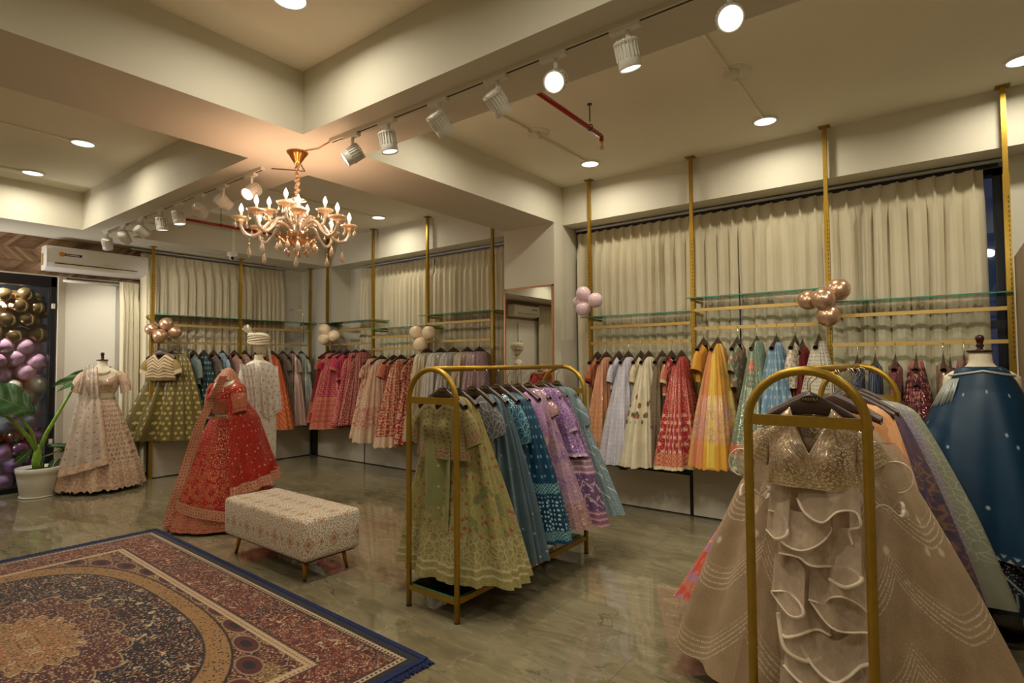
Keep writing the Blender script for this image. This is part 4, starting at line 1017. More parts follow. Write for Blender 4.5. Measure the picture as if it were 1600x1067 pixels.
put('blouse', -8.02, 3.73, zl, .0, fab('ash_print', (92, 84, 80), [('vine', (176, 150, 140), 14, .09, None, None)]), 'ash grey printed blouse between the teal and blue ones', 'blouse', L=.5, w=.17)
put('dress', -8.02, 3.85, zl, .0, fab('ice_blue', (140, 170, 190), [('blotch', (166, 190, 204), 5, .5, None, None)], rough=.5), 'ice blue satin dress behind the red mannequin', 'dress', L=1.08, w=.17, wh=.3, dh=.10, sl=.2)
m = fab('blush', (206, 160, 146), [('buti', (170, 100, 96), 10, .3, None, None), ('sequin', (240, 220, 200), 55, .1, None, None)])
put('blouse', -8.00, 4.01, zl, .0, m, 'blush pink blouse with short sleeve between red and groom mannequins', 'blouse', L=.42, w=.18, sl=.2)
put('skirt', -8.02, 4.17, zl, .0, m, 'blush pink lehenga skirt with rosy sprigs between the two mannequins', 'skirt', L=1.08, wh=.32, dh=.12)
put('blouse', -8.02, 4.36, zl, .0, fab('peach_net', (206, 168, 150), [('vine', (176, 120, 110), 14, .06, None, None)]), 'peach net blouse half hidden by the groom turban', 'blouse', L=.44, w=.17)
m = fab('orange_gold', (212, 92, 40), [('diag', (232, 170, 100), 12, .14, None, .55), ('lattice', (176, 110, 60), 12, .1, None, .12), ('sequin', (246, 206, 150), 50, .14, None, None)])
put('skirt', -8.00, 4.58, zl, .0, m, 'orange lehenga skirt with diagonal gold lines right of the groom', 'skirt', L=1.12, wh=.36, dh=.15, skew=(.03, .04))
m = fab('taupe_weave', (120, 104, 88), [('vine', (160, 140, 120), 18, .08, None, None)])
put('dress', -8.02, 4.76, zl, .0, m, 'taupe dress tucked behind the dusty pink one', 'dress', L=1.08, w=.16, wh=.30, dh=.10)
m = fab('dusty_pink_sequin', (176, 142, 128), [('sequin', (236, 214, 196), 50, .24, None, None), ('vine', (140, 110, 100), 16, .06, None, None)])
put('dress', -7.99, 4.90, zl, .0, m, 'dusty pink sequinned dress with short sleeve near the corner', 'dress', L=1.10, w=.18, wh=.34, dh=.12, sl=.2)
m = fab('mint_silver', (170, 178, 166), [('vine', (126, 134, 126), 20, .07, None, None), ('sequin', (234, 238, 230), 50, .24, None, None)])
put('dress', -8.00, 5.06, zl, .0, m, 'pale silver-mint sequinned dress last before the corner', 'dress', L=1.08, w=.18, wh=.36, dh=.14, sl=.2)

# ------------------------------------------------------------------ floor-standing gold racks
def floor_rack(x, y0, y1, label):
    w = .195; H = 1.41; t = empty('clothes_rack', (x, (y0 + y1) / 2, 0), 0, label, 'clothes rack'); L = (y1 - y0) / 2
    def arch(y):
        pts = [(-w, y, 0), (-w, y, .4), (-w, y, .8), (-w, y, H - w)] + [(-w * cos(a), y, H - w + w * sin(a)) for a in [pi * k / 16 for k in range(1, 16)]] + [(w, y, H - w), (w, y, .8), (w, y, .4), (w, y, 0)]
        a_ = MB().tube(pts, .0165, 14).build('arch', M['gold'], t)
        MB().box(-w, w, y - .007, y + .007, 1.205, 1.245).build('cross_bar', M['gold'], a_)
        MB().box(-w, w, y - .010, y + .010, .10, .125).build('foot_bar', M['gold'], a_)
        for s_ in (-1, 1): MB().lathe([(.018, 0), (.018, .006)], 12, (s_ * w, y, 0)).build('foot_cap', M['black'], a_)
    arch(-L); arch(L)
    MB().tube([(0, -L, H), (0, L, H)], .0165, 14).build('top_rail', M['gold'], t)
    for s_ in (-1, 1): MB().box(s_ * w - .008, s_ * w + .008, -L, L, .10, .13).build('side_bar', M['gold'], t)
    MB().box(-w + .012, w - .012, -L + .012, L - .012, .125, .133, 0, 1).build('glass_shelf', [glassy('smoked_shelf', (96, 104, 104), .08), M['glassedge']], t)
    return t
floor_rack(-2.39, 2.36, 3.79, 'brass arch-ended clothes rack with pastel and blue dresses in the middle of the shop')
floor_rack(-.413, 2.29, 3.89, 'brass arch-ended clothes rack with the beige ruffled gown, nearest the camera')

rz_ = 1.395; cx = -2.39; K = dict(drop=.105)
olive = fab('pistachio', (166, 158, 92), [('vine', (206, 190, 140), 13, .035, None, .8), ('dots', (170, 92, 66), 11, .17, .22, None, .9), ('blotch', (110, 124, 76), 5, .62, .15, .65), ('vine', (220, 206, 168), 17, .11, .08, .26), ('hstripe', (222, 206, 170), 24, .3, .015, .10), ('sequin', (240, 226, 190), 60, .12, None, None)], rough=.7)
olive_b = fab('pistachio_blouse', (162, 150, 96), [('dots', (120, 84, 60), 26, .2, .1, None), ('band', (150, 116, 80), 1, 1, .015, .08), ('vine', (214, 190, 150), 22, .1, .015, .08)], rough=.7)
put('blouse', cx, 2.45, rz_, 0, olive_b, 'pistachio blouse facing the camera through the rack arch', 'blouse', L=.40, w=.195, dep=.05, bust=.045, logo=True, sl=.19, r0=.045, r1=.055, out=.055, **K)
put('skirt', cx - .02, 2.58, rz_, 0, olive, 'pistachio lehenga skirt with garden embroidery, first on the centre rack', 'skirt', L=1.07, wt=.14, wh=.47, dt=.05, dh=.20, pleats=8, amp=.12, skew=(.0, .02), logo=True, p=.9, scal=.006, **K)
# folded stole under the blouse
sat = fab('pistachio_satin', (160, 164, 108), [('band', (190, 176, 120), 1, 1, None, .05), ('vine', (130, 100, 60), 26, .1, None, .05), ('dots', (230, 210, 180), 6, .05, None, None)], rough=.38)
def folded(name, x, y, z0, z1, w, mat, n=3, d=.03):
    return MB().grid(lambda u, v: (x - w / 2 + w * u * (1 + .03 * sin(v * 4)), y - d * (abs(sin(pi * u * n)) ** .6) - .008 * sin(6 * u + 2 * v), z0 + (z1 - z0) * v - .012 * abs(sin(pi * u * 3)) * (1 if v > .95 else 0)), 30, 14, uvf=lambda u, v: (u * w, (z0 - z1) * (1 - v))).build(name, mat)
o = folded('folded_stole', cx - .02, 2.455, 1.0, .47, .235, sat, 1.5, .05); tag(o, 'folded satin stole hanging below the pistachio blouse', 'stole')
def r1(kind, y, mat, text, cat, **k):
    return put(kind, cx, y, rz_, 0, mat, text, cat, logo=True, **K, **k)
grey_p = fab('grey_print', (104, 104, 108), [('vine', (190, 186, 180), 14, .10, None, None)])
r1('blouse', 2.72, grey_p, 'grey patterned blouse between the pistachio and the grey-blue net', 'blouse', L=.5, w=.18)
r1('skirt', 2.84, fab('slate_net', (84, 106, 116), [('vstripe', (110, 130, 138), 10, .3, None, None), ('dots', (190, 206, 210), 6, .035, None, None, .7)], rough=.5), 'slate blue net skirt behind the pistachio one', 'skirt', L=1.02, wt=.14, wh=.40, dh=.13)
peacock_b = fab('peacock_sequin', (12, 84, 112), [('vine', (150, 196, 200), 12, .08, None, None), ('sequin', (206, 232, 236), 70, .18, None, None)], rough=.6)
r1('blouse', 2.96, peacock_b, 'peacock blue sequinned blouse with fringed sleeve', 'blouse', L=.46, w=.19, sl=.24, r1=.06)
peacock = fab('peacock_silk', (6, 62, 92), [('band', (24, 84, 104), 1, 1, .30, .36), ('lattice', (150, 190, 190), 26, .16, .30, .36), ('dots', (170, 200, 206), 27, .26, .08, .28, .35), ('band', (24, 84, 104), 1, 1, .02, .075), ('lattice', (150, 190, 190), 30, .16, .02, .075), ('buti', (120, 170, 180), 7, .2, .4, None)], rough=.42)
r1('skirt', 3.08, peacock, 'peacock blue lehenga skirt with dotted silver hem band', 'skirt', L=.96, wt=.14, wh=.46, dt=.05, dh=.17, pleats=8, amp=.10)
lav = fab('lavender_gold', (168, 128, 160), [('vine', (206, 176, 150), 13, .06, None, None), ('band', (150, 112, 120), 1, 1, None, .16), ('vine', (206, 160, 130), 22, .12, None, .2), ('blotch', (124, 88, 150), 4, .56, .2, .7), ('sequin', (240, 220, 210), 50, .18, None, None)])
r1('blouse', 3.20, fab('lilac_blouse', (170, 120, 168), [('vine', (214, 186, 200), 20, .08, None, None), ('band', (206, 170, 150), 1, 1, None, .05)]), 'lilac blouse with long narrow sleeve', 'blouse', L=.42, w=.18, sl=.28, out=.02)
r1('dress', 3.33, lav, 'pale lavender dress with gold embroidered hem', 'dress', L=.95, w=.185, wh=.44, dh=.15, sl=.1, out=.02)
plum = fab('plum_embroidered', (104, 70, 108), [('vstripe', (140, 100, 140), 12, .2, .45, None), ('dots', (206, 180, 190), 20, .14, None, None, .7), ('band', (150, 112, 132), 1, 1, .34, .44), ('hstripe', (206, 176, 180), 26, .35, .34, .44), ('zig', (196, 166, 176), 7, .22, .12, .30), ('band', (130, 84, 104), 1, 1, None, .10), ('hstripe', (190, 150, 160), 26, .35, None, .10)])
r1('dress', 3.48, fab('violet_lace', (138, 96, 150), [('vine', (196, 166, 200), 16, .08, None, None), ('band', (196, 166, 190), 1, 1, None, .02), ('sequin', (236, 220, 236), 55, .14, None, None)]), 'violet lace top with wide short sleeve on the centre rack', 'blouse', L=.50, w=.19, sl=.22, r1=.07, out=.06, name='blouse')
r1('skirt', 3.55, plum, 'plum lehenga skirt with striped and zigzag hem bands', 'skirt', L=.95, wt=.14, wh=.47, dt=.05, dh=.16)
gb = fab('grey_blue_satin', (112, 130, 134), [('diag', (196, 204, 200), 7, .06, .05, .55), ('sequin', (230, 236, 232), 60, .10, None, .6)], rough=.42)
r1('dress', 3.70, gb, 'grey-blue satin dress with silver sprays, last on the centre rack', 'dress', L=.92, w=.19, wh=.50, dh=.14, sl=.2, r1=.065, out=.05, scal=.008)

# ---- front rack
fx = -.413; fz = 1.395
beige_b = fab('beige_beaded', (196, 160, 120), [('vine', (214, 184, 146), 18, .09, None, None), ('band', (190, 156, 108), 1, 1, .0, .06), ('hstripe', (222, 196, 150), 60, .3, 0, .06), ('sequin', (250, 240, 220), 95, .30, None, None), ('dots', (236, 226, 214), 30, .18, .10, None, .9)], rough=.75)
t = put('blouse', fx, 2.42, fz, 0, beige_b, 'beige beaded blouse with bust cups framed by the nearest rack arch', 'blouse', L=.335, w=.165, dep=.055, bust=.05, logo=True, sl=.12, r0=.04, r1=.05, out=.035, drop=.088, vdip=.17, flare=.98)
gm = fab('beige_gown', (182, 154, 122), [('arc', (244, 228, 200), 1.9, .22, None, .9), ('dots', (222, 206, 184), 4.4, .09, .5, .98, 1), ('sequin', (250, 240, 222), 70, .06, .0, None), ('vstripe', (150, 118, 92), .95, .006, None, None)], rough=.5)
put('skirt', fx - .01, 2.74, fz, 0, gm, 'huge beige gown skirt with beaded swags spreading across the front rack', 'gown', L=1.13, wt=.14, wh=.62, dt=.06, dh=.30, pleats=6, amp=.09, logo=False, p=.78, drop=.13, name='gown')
# tulle ruffles down the front of the gown, each with a satin edge
tulle = fab('beige_tulle', (236, 212, 186), [], rough=.8, alpha=.55)
satin = plain('satin_edge', (232, 214, 190), .35, sheen=.3)
def ruffle(pts, depth, drop, seed, parent, y):
    """flounce: path in (x, z), free edge below it curling forward"""
    r = random.Random(seed); n = len(pts); P = [Vector((p[0], y + (p[2] if len(p) > 2 else 0), p[1])) for p in pts]
    c = [P[0]] + P + [P[-1]]; path = []
    for i in range(1, len(c) - 2):
        for s_ in range(7):
            q = s_ / 7; p0, p1, p2, p3 = c[i - 1], c[i], c[i + 1], c[i + 2]
            path.append(.5 * ((2 * p1) + (-p0 + p2) * q + (2 * p0 - 5 * p1 + 4 * p2 - p3) * q * q + (-p0 + 3 * p1 - 3 * p2 + p3) * q ** 3))
    path.append(P[-1]); m_ = len(path)
    g = MB()
    def f(u, v):
        p = path[min(m_ - 1, int(round(u * (m_ - 1))))]
        return p + Vector((.03 * (1 - v) * (0 - p.x * .6), .05 * (1 - v) + depth * .15 * sin(u * 9 + seed) * v, drop * (1 - v)))
    g.grid(f, m_ - 1, 5, uvf=lambda u, v: (u * .6, v * .2))
    o = g.build('ruffle', tulle, parent)
    MB().tube([f(k / (m_ - 1), 1.0) for k in range(m_)], .0038, 6, flat=2.2).build('satin_edge', satin, o)
    return o
ru = empty('tulle_ruffles', (fx, 0, 0), 0, 'cascade of beige tulle ruffles with pale satin edges down the gown front', 'ruffles')
yb = 2.40
for i, p in enumerate([
        [(-.155, .86), (-.10, .84), (-.08, .79, -.03), (-.12, .765, -.05), (-.165, .78)],
        [(-.15, .78), (-.09, .745, -.03), (-.03, .74, -.04), (.03, .775, -.05), (.06, .82), (.02, .835)],
        [(-.05, .92), (-.02, .875, -.02), (.04, .855, -.04), (.09, .90, -.04), (.145, .905, -.04), (.16, .86, -.05), (.12, .83), (.13, .78)],
        [(-.12, .70), (-.05, .70), (.0, .69, -.04), (.05, .685), (.12, .70, -.03), (.16, .675, -.05), (.11, .64, -.05), (.05, .64)],
        [(-.15, .55), (-.09, .56), (-.04, .54, -.05), (-.03, .505, -.06), (-.08, .49, -.04), (-.15, .54)],
        [(-.02, .55), (.03, .545), (.06, .585, -.04), (.10, .60, -.04), (.14, .57), (.17, .54)],
        [(-.02, .55), (.03, .50, -.03), (.09, .475, -.04), (.17, .475)],
        [(-.13, .47), (-.11, .40, -.02), (-.06, .42, -.04), (.0, .44), (.05, .435)],
        [(-.13, .46), (-.10, .36, -.03), (-.03, .33, -.04), (.02, .345)],
        [(-.05, .37), (.0, .32, -.03), (.06, .29, -.05), (.10, .31, -.04), (.14, .35), (.17, .37)],
        [(-.11, .28), (-.04, .25, -.04), (.03, .24, -.05), (.09, .26), (.16, .23)],
        [(-.13, .19), (-.05, .15, -.04), (.04, .16, -.05), (.12, .13), (.17, .14)]]):
    ruffle(p, .05, .13, i, ru, yb)
folds = fab('beige_tulle_panel', (222, 190, 160), [], rough=.7, alpha=.8)
MB().grid(lambda u, v: (-.13 + .28 * u + (u - .5) * .05 * v, yb + .085 - .055 * abs(sin(pi * u * 3.5 + .7 * sin(v * 3))) ** 1.5, .98 - .86 * v), 40, 14, uvf=lambda u, v: (u * .4, v)).build('tulle_panel', folds, ru)
# puffed tulle sleeves at both sides of the blouse
for sx, tx in ((-1, 'puffed tulle sleeve with pale edge left of the front rack arch'), (1, 'puffed tulle sleeve with pale edge right of the front rack arch')):
    pf = empty('puff_sleeve', (fx + sx * .235, 2.50, 1.01), 0, tx, 'sleeve')
    MB().grid(lambda u, v: ((.025 + .045 * sin(pi * min(1, v * 1.15)) ) * cos(2 * pi * u) * (1 + .10 * sin(5 * 2 * pi * u)), (.025 + .045 * sin(pi * min(1, v * 1.15))) * sin(2 * pi * u), .13 - .24 * v), 30, 10, True, uvf=lambda u, v: (u, v)).build('puff', fab('puff_tulle', (222, 200, 172), [], alpha=.45), pf)
    MB().tube([(.055 * cos(a) - sx * .01, .05 * sin(a) - .02, -.10 + .02 * sin(3 * a)) for a in [2 * pi * k / 24 for k in range(25)]], .0035, 6, flat=2).build('satin_edge', satin, pf)
    MB().tube([(sx * (.03 + .05 * cos(a)), -.055, .02 + .055 * sin(a)) for a in [2 * pi * k / 24 - 1.5 for k in range(22)]], .003, 6, flat=2).build('satin_edge', satin, pf)
# garments behind
def r2_(kind, y, mat, text, cat, dx=0, **k): return put(kind, fx + dx, y, fz, 0, mat, text, cat, logo=False, drop=.115, **k)
coral = fab('coral_floral_tulle', (226, 140, 116), [('blotch', (226, 84, 70), 6, .52, None, .45), ('dots', (196, 140, 170), 9, .3, None, .4, 1), ('blotch', (240, 190, 140), 9, .6, None, None)], rough=.8)
r2_('skirt', 3.12, coral, 'coral floral tulle skirt peeking out left of the beige gown', 'skirt', L=1.12, wt=.12, wh=.62, dt=.06, dh=.16, dx=-.13, p=1.25)
r2_('skirt', 3.28, fab('peach_satin', (214, 150, 96), [('blotch', (226, 170, 120), 5, .5, None, None)], rough=.45), 'peach satin skirt peeking out right of the beige gown', 'skirt', L=1.0, wt=.15, wh=.34, dh=.10, dx=.03)
r2_('skirt', 3.42, fab('plum_brocade', (96, 74, 84), [('vine', (160, 120, 90), 12, .09, None, .8), ('blotch', (66, 60, 92), 7, .55, None, None)]), 'plum brocade skirt edge right of the beige gown', 'skirt', L=1.08, wt=.15, wh=.46, dh=.10, dx=.04)
r2_('skirt', 3.58, fab('sage_lilac', (150, 152, 128), [('vstripe', (150, 136, 150), 4, .35, None, None), ('vine', (196, 204, 176), 16, .05, .2, None), ('sequin', (226, 232, 214), 60, .12, .3, None)], rough=.5), 'sage and lilac sequinned gown sweeping down right of the beige one', 'gown', L=.98, wt=.20, wh=.52, dt=.06, dh=.15, dx=.05, name='gown')
r2_('blouse', 3.68, fab('sage_tulle_top', (150, 158, 136), [('vine', (200, 200, 180), 20, .08, None, None)]), 'sage lace bodice at the far end of the front rack', 'blouse', L=.4, w=.19)
for y, w_ in ((2.95, 'just behind the beige gown'), (3.02, 'between the beige gown and the coral skirt'), (3.36, 'between the peach and the plum skirts'), (3.50, 'between the plum and the sage garments')):
    hanger(fx, y, fz, 0, 'dark hanger on the front rack ' + w_, False, 'packed hangers on the front rack', top=.097)
# ------------------------------------------------------------------ mannequins
TOR = [(1.50, .050, .050), (1.445, .051, .051), (1.415, .07, .056), (1.395, .125, .066), (1.365, .165, .078), (1.31, .17, .092), (1.25, .160, .10), (1.19, .150, .10), (1.12, .130, .09), (1.04, .116, .083), (.97, .135, .095), (.90, .160, .11), (.84, .165, .115)]
def tor(z):
    for (a, b) in zip(TOR, TOR[1:]):
        if a[0] >= z >= b[0]:
            k = (a[0] - z) / (a[0] - b[0]); return a[1] + (b[1] - a[1]) * k, a[2] + (b[2] - a[2]) * k
    return TOR[-1][1:] if z < TOR[-1][0] else TOR[0][1:]
def tpt(th, z, off=0.0):
    a, b = tor(z); x = (a + off) * cos(th); y = (b + off) * sin(th)
    if y < 0: y -= .045 * math.exp(-((z - 1.235) / .055) ** 2) * math.exp(-((abs(x) - .075) / .05) ** 2)
    return (x, y, z)
def form(x, y, rz, label, dz=0.0):
    t = empty('dress_form', (x, y, dz), rz, label, 'mannequin')
    MB().grid(lambda u, v: tpt(2 * pi * u, 1.50 - .66 * v), 36, 44, True).lathe([(.0001, .84), (.165, .84)], 36, cap=False).build('torso', M['form'], t)
    MB().lathe([(.060, 1.498), (.062, 1.504), (.058, 1.510), (.018, 1.513), (.012, 1.522), (.020, 1.535), (.013, 1.545), (.017, 1.56), (.021, 1.575), (.017, 1.59), (.0001, 1.598)], 20).build('neck_cap', M['finial'], t)
    MB().tube([(0, 0, .03 - dz), (0, 0, .86)], .014, 10).build('pole', M['hook'], t)
    MB().lathe([(.17, 0), (.165, .012), (.03, .02), (.015, .04)], 28, (0, 0, -dz)).build('foot_plate', M['darkmetal'], t)
    return t
def choli(parent, mat, zb, zfront=1.27, zside=1.405, off=.008, name='blouse'):
    """fitted top: from zb up to a neckline low in front"""
    def f(u, v):
        th = 2 * pi * u; s_ = sin(th); top = zside - (zside - zfront) * max(0, -s_) ** 1.2 - .05 * max(0, s_) ** 2
        if abs(cos(th)) > .8: top = min(top, 1.40)
        return tpt(th, zb + (top - zb) * v, off)
    return MB().grid(f, 48, 16, True, uvf=lambda u, v: (u * .9, v * .28)).build(name, mat, parent)
def arm_sleeve(parent, mat, s_, L=.24, r0=.062, r1=.058, out=.07, fwd=-.02):
    a = Vector((s_ * .125, 0, 1.365)); b = Vector((s_ * (.165 + out), fwd, 1.365 - L)); up_ = Vector((s_, 0, .4)).normalized(); fr = Vector((0, 1, 0))
    def f(u, v):
        th = 2 * pi * u; q = a.lerp(b, v) + Vector((s_ * .03 * sin(pi * v), 0, .015 * sin(pi * v))); rr = r0 + (r1 - r0) * v
        if v == 0: rr *= .6
        return q + up_ * rr * cos(th) + fr * rr * sin(th)
    return MB().grid(f, 20, 8, True, uvf=lambda u, v: (u * .36, L * (1 - v))).build('sleeve', mat, parent)
def full_skirt(parent, mat, z0, z1, rw, rh, seed, pleats=12, amp=.08, scal=0, p=.85, name='skirt', nu=96):
    o = skirt_mesh(z0 - z1, rw[0], rh[0], rw[1], rh[1], seed, pleats, amp, scal=scal, dome=False, p=p, nu=nu, nz=20).build(name, mat, parent); o.location = (0, 0, z0); return o
def drape(name, parent, mat, fn, nu=30, nv=30, W_=.4, L_=1.0):
    return MB().grid(fn, nu, nv, uvf=lambda u, v: (u * W_, (1 - v) * L_)).build(name, mat, parent)
def edge(name, parent, mat, fn, pts, w):
    """flat border ribbon along a polyline of (u,v) on a drape, offset to the front"""
    P = [Vector(fn(u, v)) for u, v in pts]; g = MB()
    return None

# blush mannequin by the door
f1 = form(-7.90, 2.40, radians(70), 'linen dress form with dark red neck cap beside the white roller blind')
blush_emb = fab('blush_embroidered', (226, 192, 160), [('vine', (164, 104, 76), 20, .10, None, None), ('blotch', (228, 204, 178), 12, .52, None, None), ('sequin', (250, 236, 214), 50, .14, None, None)])
blush_skirt = fab('blush_floral_skirt', (232, 204, 176), [('buti', (166, 96, 76), 8, .40, .25, .95), ('vine', (232, 208, 180), 14, .08, None, None), ('dots', (112, 104, 70), 13, .14, .25, .9, .9), ('ring', (180, 120, 90), 9, .12, .0, .26, .3), ('vine', (178, 122, 92), 24, .12, None, .16), ('sequin', (250, 238, 220), 46, .16, None, None)])
g1 = empty('lehenga_outfit', (-7.90, 2.40, 0), radians(70), 'blush lehenga outfit with floral skirt worn by the dress form beside the blind', 'outfit')
choli(g1, blush_emb, 1.13); arm_sleeve(g1, blush_emb, 1); arm_sleeve(g1, blush_emb, -1)
full_skirt(g1, blush_skirt, 1.05, .07, (.122, .09), (.45, .40), 5, 13, .09, .035)
MB().grid(lambda u, v: tpt(2 * pi * u, 1.03 + .035 * v, .012), 36, 2, True, uvf=lambda u, v: (u * .8, v * .03)).build('waistband', blush_emb, g1)
net = fab('blush_net', (240, 222, 204), [('dots', (180, 130, 104), 9, .12, None, None, .5), ('sequin', (250, 240, 225), 40, .08, None, None)], alpha=.62)
def dp(u, v):   # falls from the wearer's image-left shoulder, spreading to the hem
    x = -.17 + .13 * u + (-.20 + .34 * u) * v ** 1.1; z = 1.42 - 1.20 * v * (1 - .10 * u * v) + .03 * sin(pi * u) * (1 - v)
    rr = .10 + .33 * max(0, (1.05 - z)) ** .9; y = -sqrt(max(.0004, rr ** 2 - min(rr, abs(x)) ** 2 * .75)) - .045 - .018 * sin(u * 22) * (.3 + v) - (.05 if z > 1.1 else 0) * sin(pi * min(1, v * 3))
    return (x, y, z)
d1 = drape('dupatta', g1, net, dp, 44, 36, .35, 1.2)
MB().grid(lambda u, v: (lambda p: (p[0] + .004, p[1] - .006, p[2]))(dp(.86 + .14 * u, v)), 4, 36, uvf=lambda u, v: (u * .06, v * 1.2)).build('border', blush_emb, d1)
MB().grid(lambda u, v: (lambda p: (p[0], p[1] - .008, p[2]))(dp(u, .93 + .07 * v)), 40, 3, uvf=lambda u, v: (u * .5, v * .08)).build('border', blush_emb, d1)
MB().grid(lambda u, v: (-.13 - .11 * v - .05 * u * sin(pi * v), .02 + .08 * u, 1.41 - 1.0 * v), 8, 20, uvf=lambda u, v: (u * .2, v)).build('back_panel', net, d1)
MB().grid(lambda u, v: (.10 * cos(pi * (1 + u)) - .015, -.075 - .05 * sin(pi * u), 1.40 - .05 * sin(pi * u) - .03 * v), 20, 2, uvf=lambda u, v: (u * .3, v * .03)).build('neck_border', blush_emb, g1)

# red bridal mannequin
rzr = radians(64)
f2 = form(-5.25, 2.57, rzr - radians(58), 'dress form under the red bridal lehenga', dz=-.10)
for o in list(f2.children):
    if o.name.startswith('neck_cap'): bpy.data.objects.remove(o)
red = fab('bridal_red', (186, 16, 12), [('vine', (186, 70, 34), 9, .035, .15, .85), ('ring', (206, 110, 56), 4.2, .12, .20, .50, .1), ('ring', (196, 96, 46), 6, .08, .45, .7, .3), ('vstripe', (176, 70, 38), 2.8, .10, .15, None), ('band', (190, 92, 70), 1, 1, None, .15), ('vine', (226, 170, 130), 30, .12, None, .15), ('hstripe', (150, 40, 36), 40, .25, None, .04), ('sequin', (250, 214, 170), 46, .16, None, None)], rough=.55)
rednet = fab('red_net', (206, 34, 20), [('dots', (240, 190, 160), 9, .10, None, None, .8), ('sequin', (250, 214, 170), 50, .05, None, None)], alpha=.66)
rborder = fab('rose_gold_border', (204, 120, 92), [('vine', (238, 196, 156), 26, .14, None, None), ('dots', (150, 40, 40), 30, .2, None, None), ('sequin', (250, 220, 190), 55, .2, None, None)])
g2 = empty('lehenga_outfit', (-5.25, 2.57, 0), rzr, 'red bridal lehenga with gold border and net dupatta beside the ottoman', 'outfit')
q2 = empty('bodice', (0, 0, -.10), 0); q2.parent = g2; q2.rotation_euler.z = -radians(58)
choli(q2, red, 1.10, zfront=1.33, off=.014, name='blouse'); arm_sleeve(q2, red, 1, L=.26, r0=.075, r1=.062, out=.05); arm_sleeve(q2, red, -1, L=.26, r0=.075, r1=.062, out=.05)
full_skirt(g2, red, .97, .025, (.125, .10), (.45, .42), 8, 10, .07)
MB().grid(lambda u, v: (lambda p: (p[0], p[1], p[2] - .10))(tpt(2 * pi * u, 1.045 + .035 * v, .02)), 36, 2, True, uvf=lambda u, v: (u * .8, v * .03)).build('belt', rborder, g2)
# cape of red net on the image-right side
def cape(u, v):
    th = radians(-84 + 150 * u); w = cos(th)
    a = (.03 + .66 * v) if v < .38 else (.281 + .30 * (v - .38)); b = .05 + .11 * min(1, v * 5) + .26 * v
    fold = 1 + .05 * v * sin(th * 17) + .015 * v * sin(th * 7)
    z = 1.33 - (1.04 - .10 * max(0, w)) * v
    return (a * w * fold - .02, b * sin(th) * fold, z)
c2 = drape('dupatta', g2, rednet, cape, 70, 30, 1.2, 1.1)
MB().grid(lambda u, v: (lambda p: (p[0] * 1.015, p[1] * 1.015 - .002, p[2]))(cape(u, .91 + .09 * v)), 70, 3, uvf=lambda u, v: (u * 1.2, v * .08)).build('border', rborder, c2)
MB().grid(lambda u, v: (.20 + .26 * u - .10 * v, -.30 + .26 * u - .02 * sin(9 * u) - .03 * v, .285 + .045 * u - (.13 - .09 * u) * v), 20, 8, uvf=lambda u, v: (u * .4, v * .2)).build('folded_tail', fab('red_satin', (150, 10, 14), [], rough=.4), c2)
# border strip down the left front
def strip(u, v):
    z = 1.34 - 1.27 * v; xc = -.03 - .10 * min(1, v * 3) - .31 * v ** 1.15; rr = .13 + .35 * max(0, 1.0 - z) ** .95
    y = -sqrt(max(.001, rr ** 2 - min(rr * .98, abs(xc)) ** 2)) - .03
    return (xc + (-.045 + .09 * u) * (.7 + .5 * v), y + .012 * sin(v * 14), z)
MB().grid(strip, 4, 40, uvf=lambda u, v: (u * .1, v * 1.25)).build('border', rborder, c2)
MB().grid(lambda u, v: ((.012 + .095 * v ** .8) * cos(2 * pi * u) + .01 * (1 - v), (.012 + .09 * v ** .8) * sin(2 * pi * u) - .01, 1.415 - .12 * v ** 1.2 + .01 * sin(6 * pi * u) * v), 40, 8, True, uvf=lambda u, v: (u * .5, v * .2)).build('neck_border', rborder, c2)
# broad diagonal border across the front hem
MB().grid(lambda u, v: (lambda a: (a[0], a[1], a[2]))(((.425 + .012 * v) * cos(radians(-150 + 95 * u)) * 1.02, (.40 + .012 * v) * sin(radians(-150 + 95 * u)) * 1.03, .30 - .16 * u - .085 * v)), 30, 3, uvf=lambda u, v: (u * .8, v * .09)).build('border', rborder, c2)

# groom mannequin with turban
rzg = radians(58)
GX, GY, GZ, GS = -5.45, 2.98, .2755, .81
f3 = empty('groom_mannequin', (GX, GY, GZ), rzg, 'full-head linen mannequin dressed in ivory behind the red lehenga', 'mannequin')
MB().grid(lambda u, v: (lambda p: (p[0] * 1.0, p[1] * 1.0, p[2] + .06))(tpt(2 * pi * u, 1.50 - .66 * v)), 30, 30, True).build('torso', M['form'], f3)
MB().grid(lambda u, v: ((.075 * sin(pi * (.02 + .96 * v)) ** .8 + .002) * cos(2 * pi * u) * (1.0 - .12 * v), (.095 * sin(pi * (.02 + .96 * v)) ** .8 + .002) * sin(2 * pi * u) - (.012 * math.exp(-((v - .55) / .08) ** 2) * (1 if sin(2 * pi * u) < -.9 else 0)), 1.80 - .25 * v), 24, 20, True).build('head', M['form'], f3)
MB().tube([(0, 0, .02 - GZ / GS), (0, 0, .95)], .016, 10).build('pole', M['hook'], f3)
MB().lathe([(.17, 0), (.165, .012), (.02, .02)], 28, (0, 0, -GZ / GS)).build('foot_plate', M['darkmetal'], f3)
ivory = fab('ivory_thread', (252, 246, 230), [('vine', (204, 192, 164), 16, .05, None, None), ('dots', (196, 168, 140), 7, .10, None, None, .6), ('band', (206, 190, 160), 1, 1, None, .03)])
ivnet = fab('ivory_net', (255, 250, 240), [('buti', (196, 160, 140), 6, .25, None, None), ('sequin', (250, 245, 235), 40, .06, None, None)], alpha=.85)
g3 = empty('groom_outfit', (GX, GY, GZ), rzg, 'ivory sherwani with embroidered shawl worn by the turbaned mannequin', 'outfit')
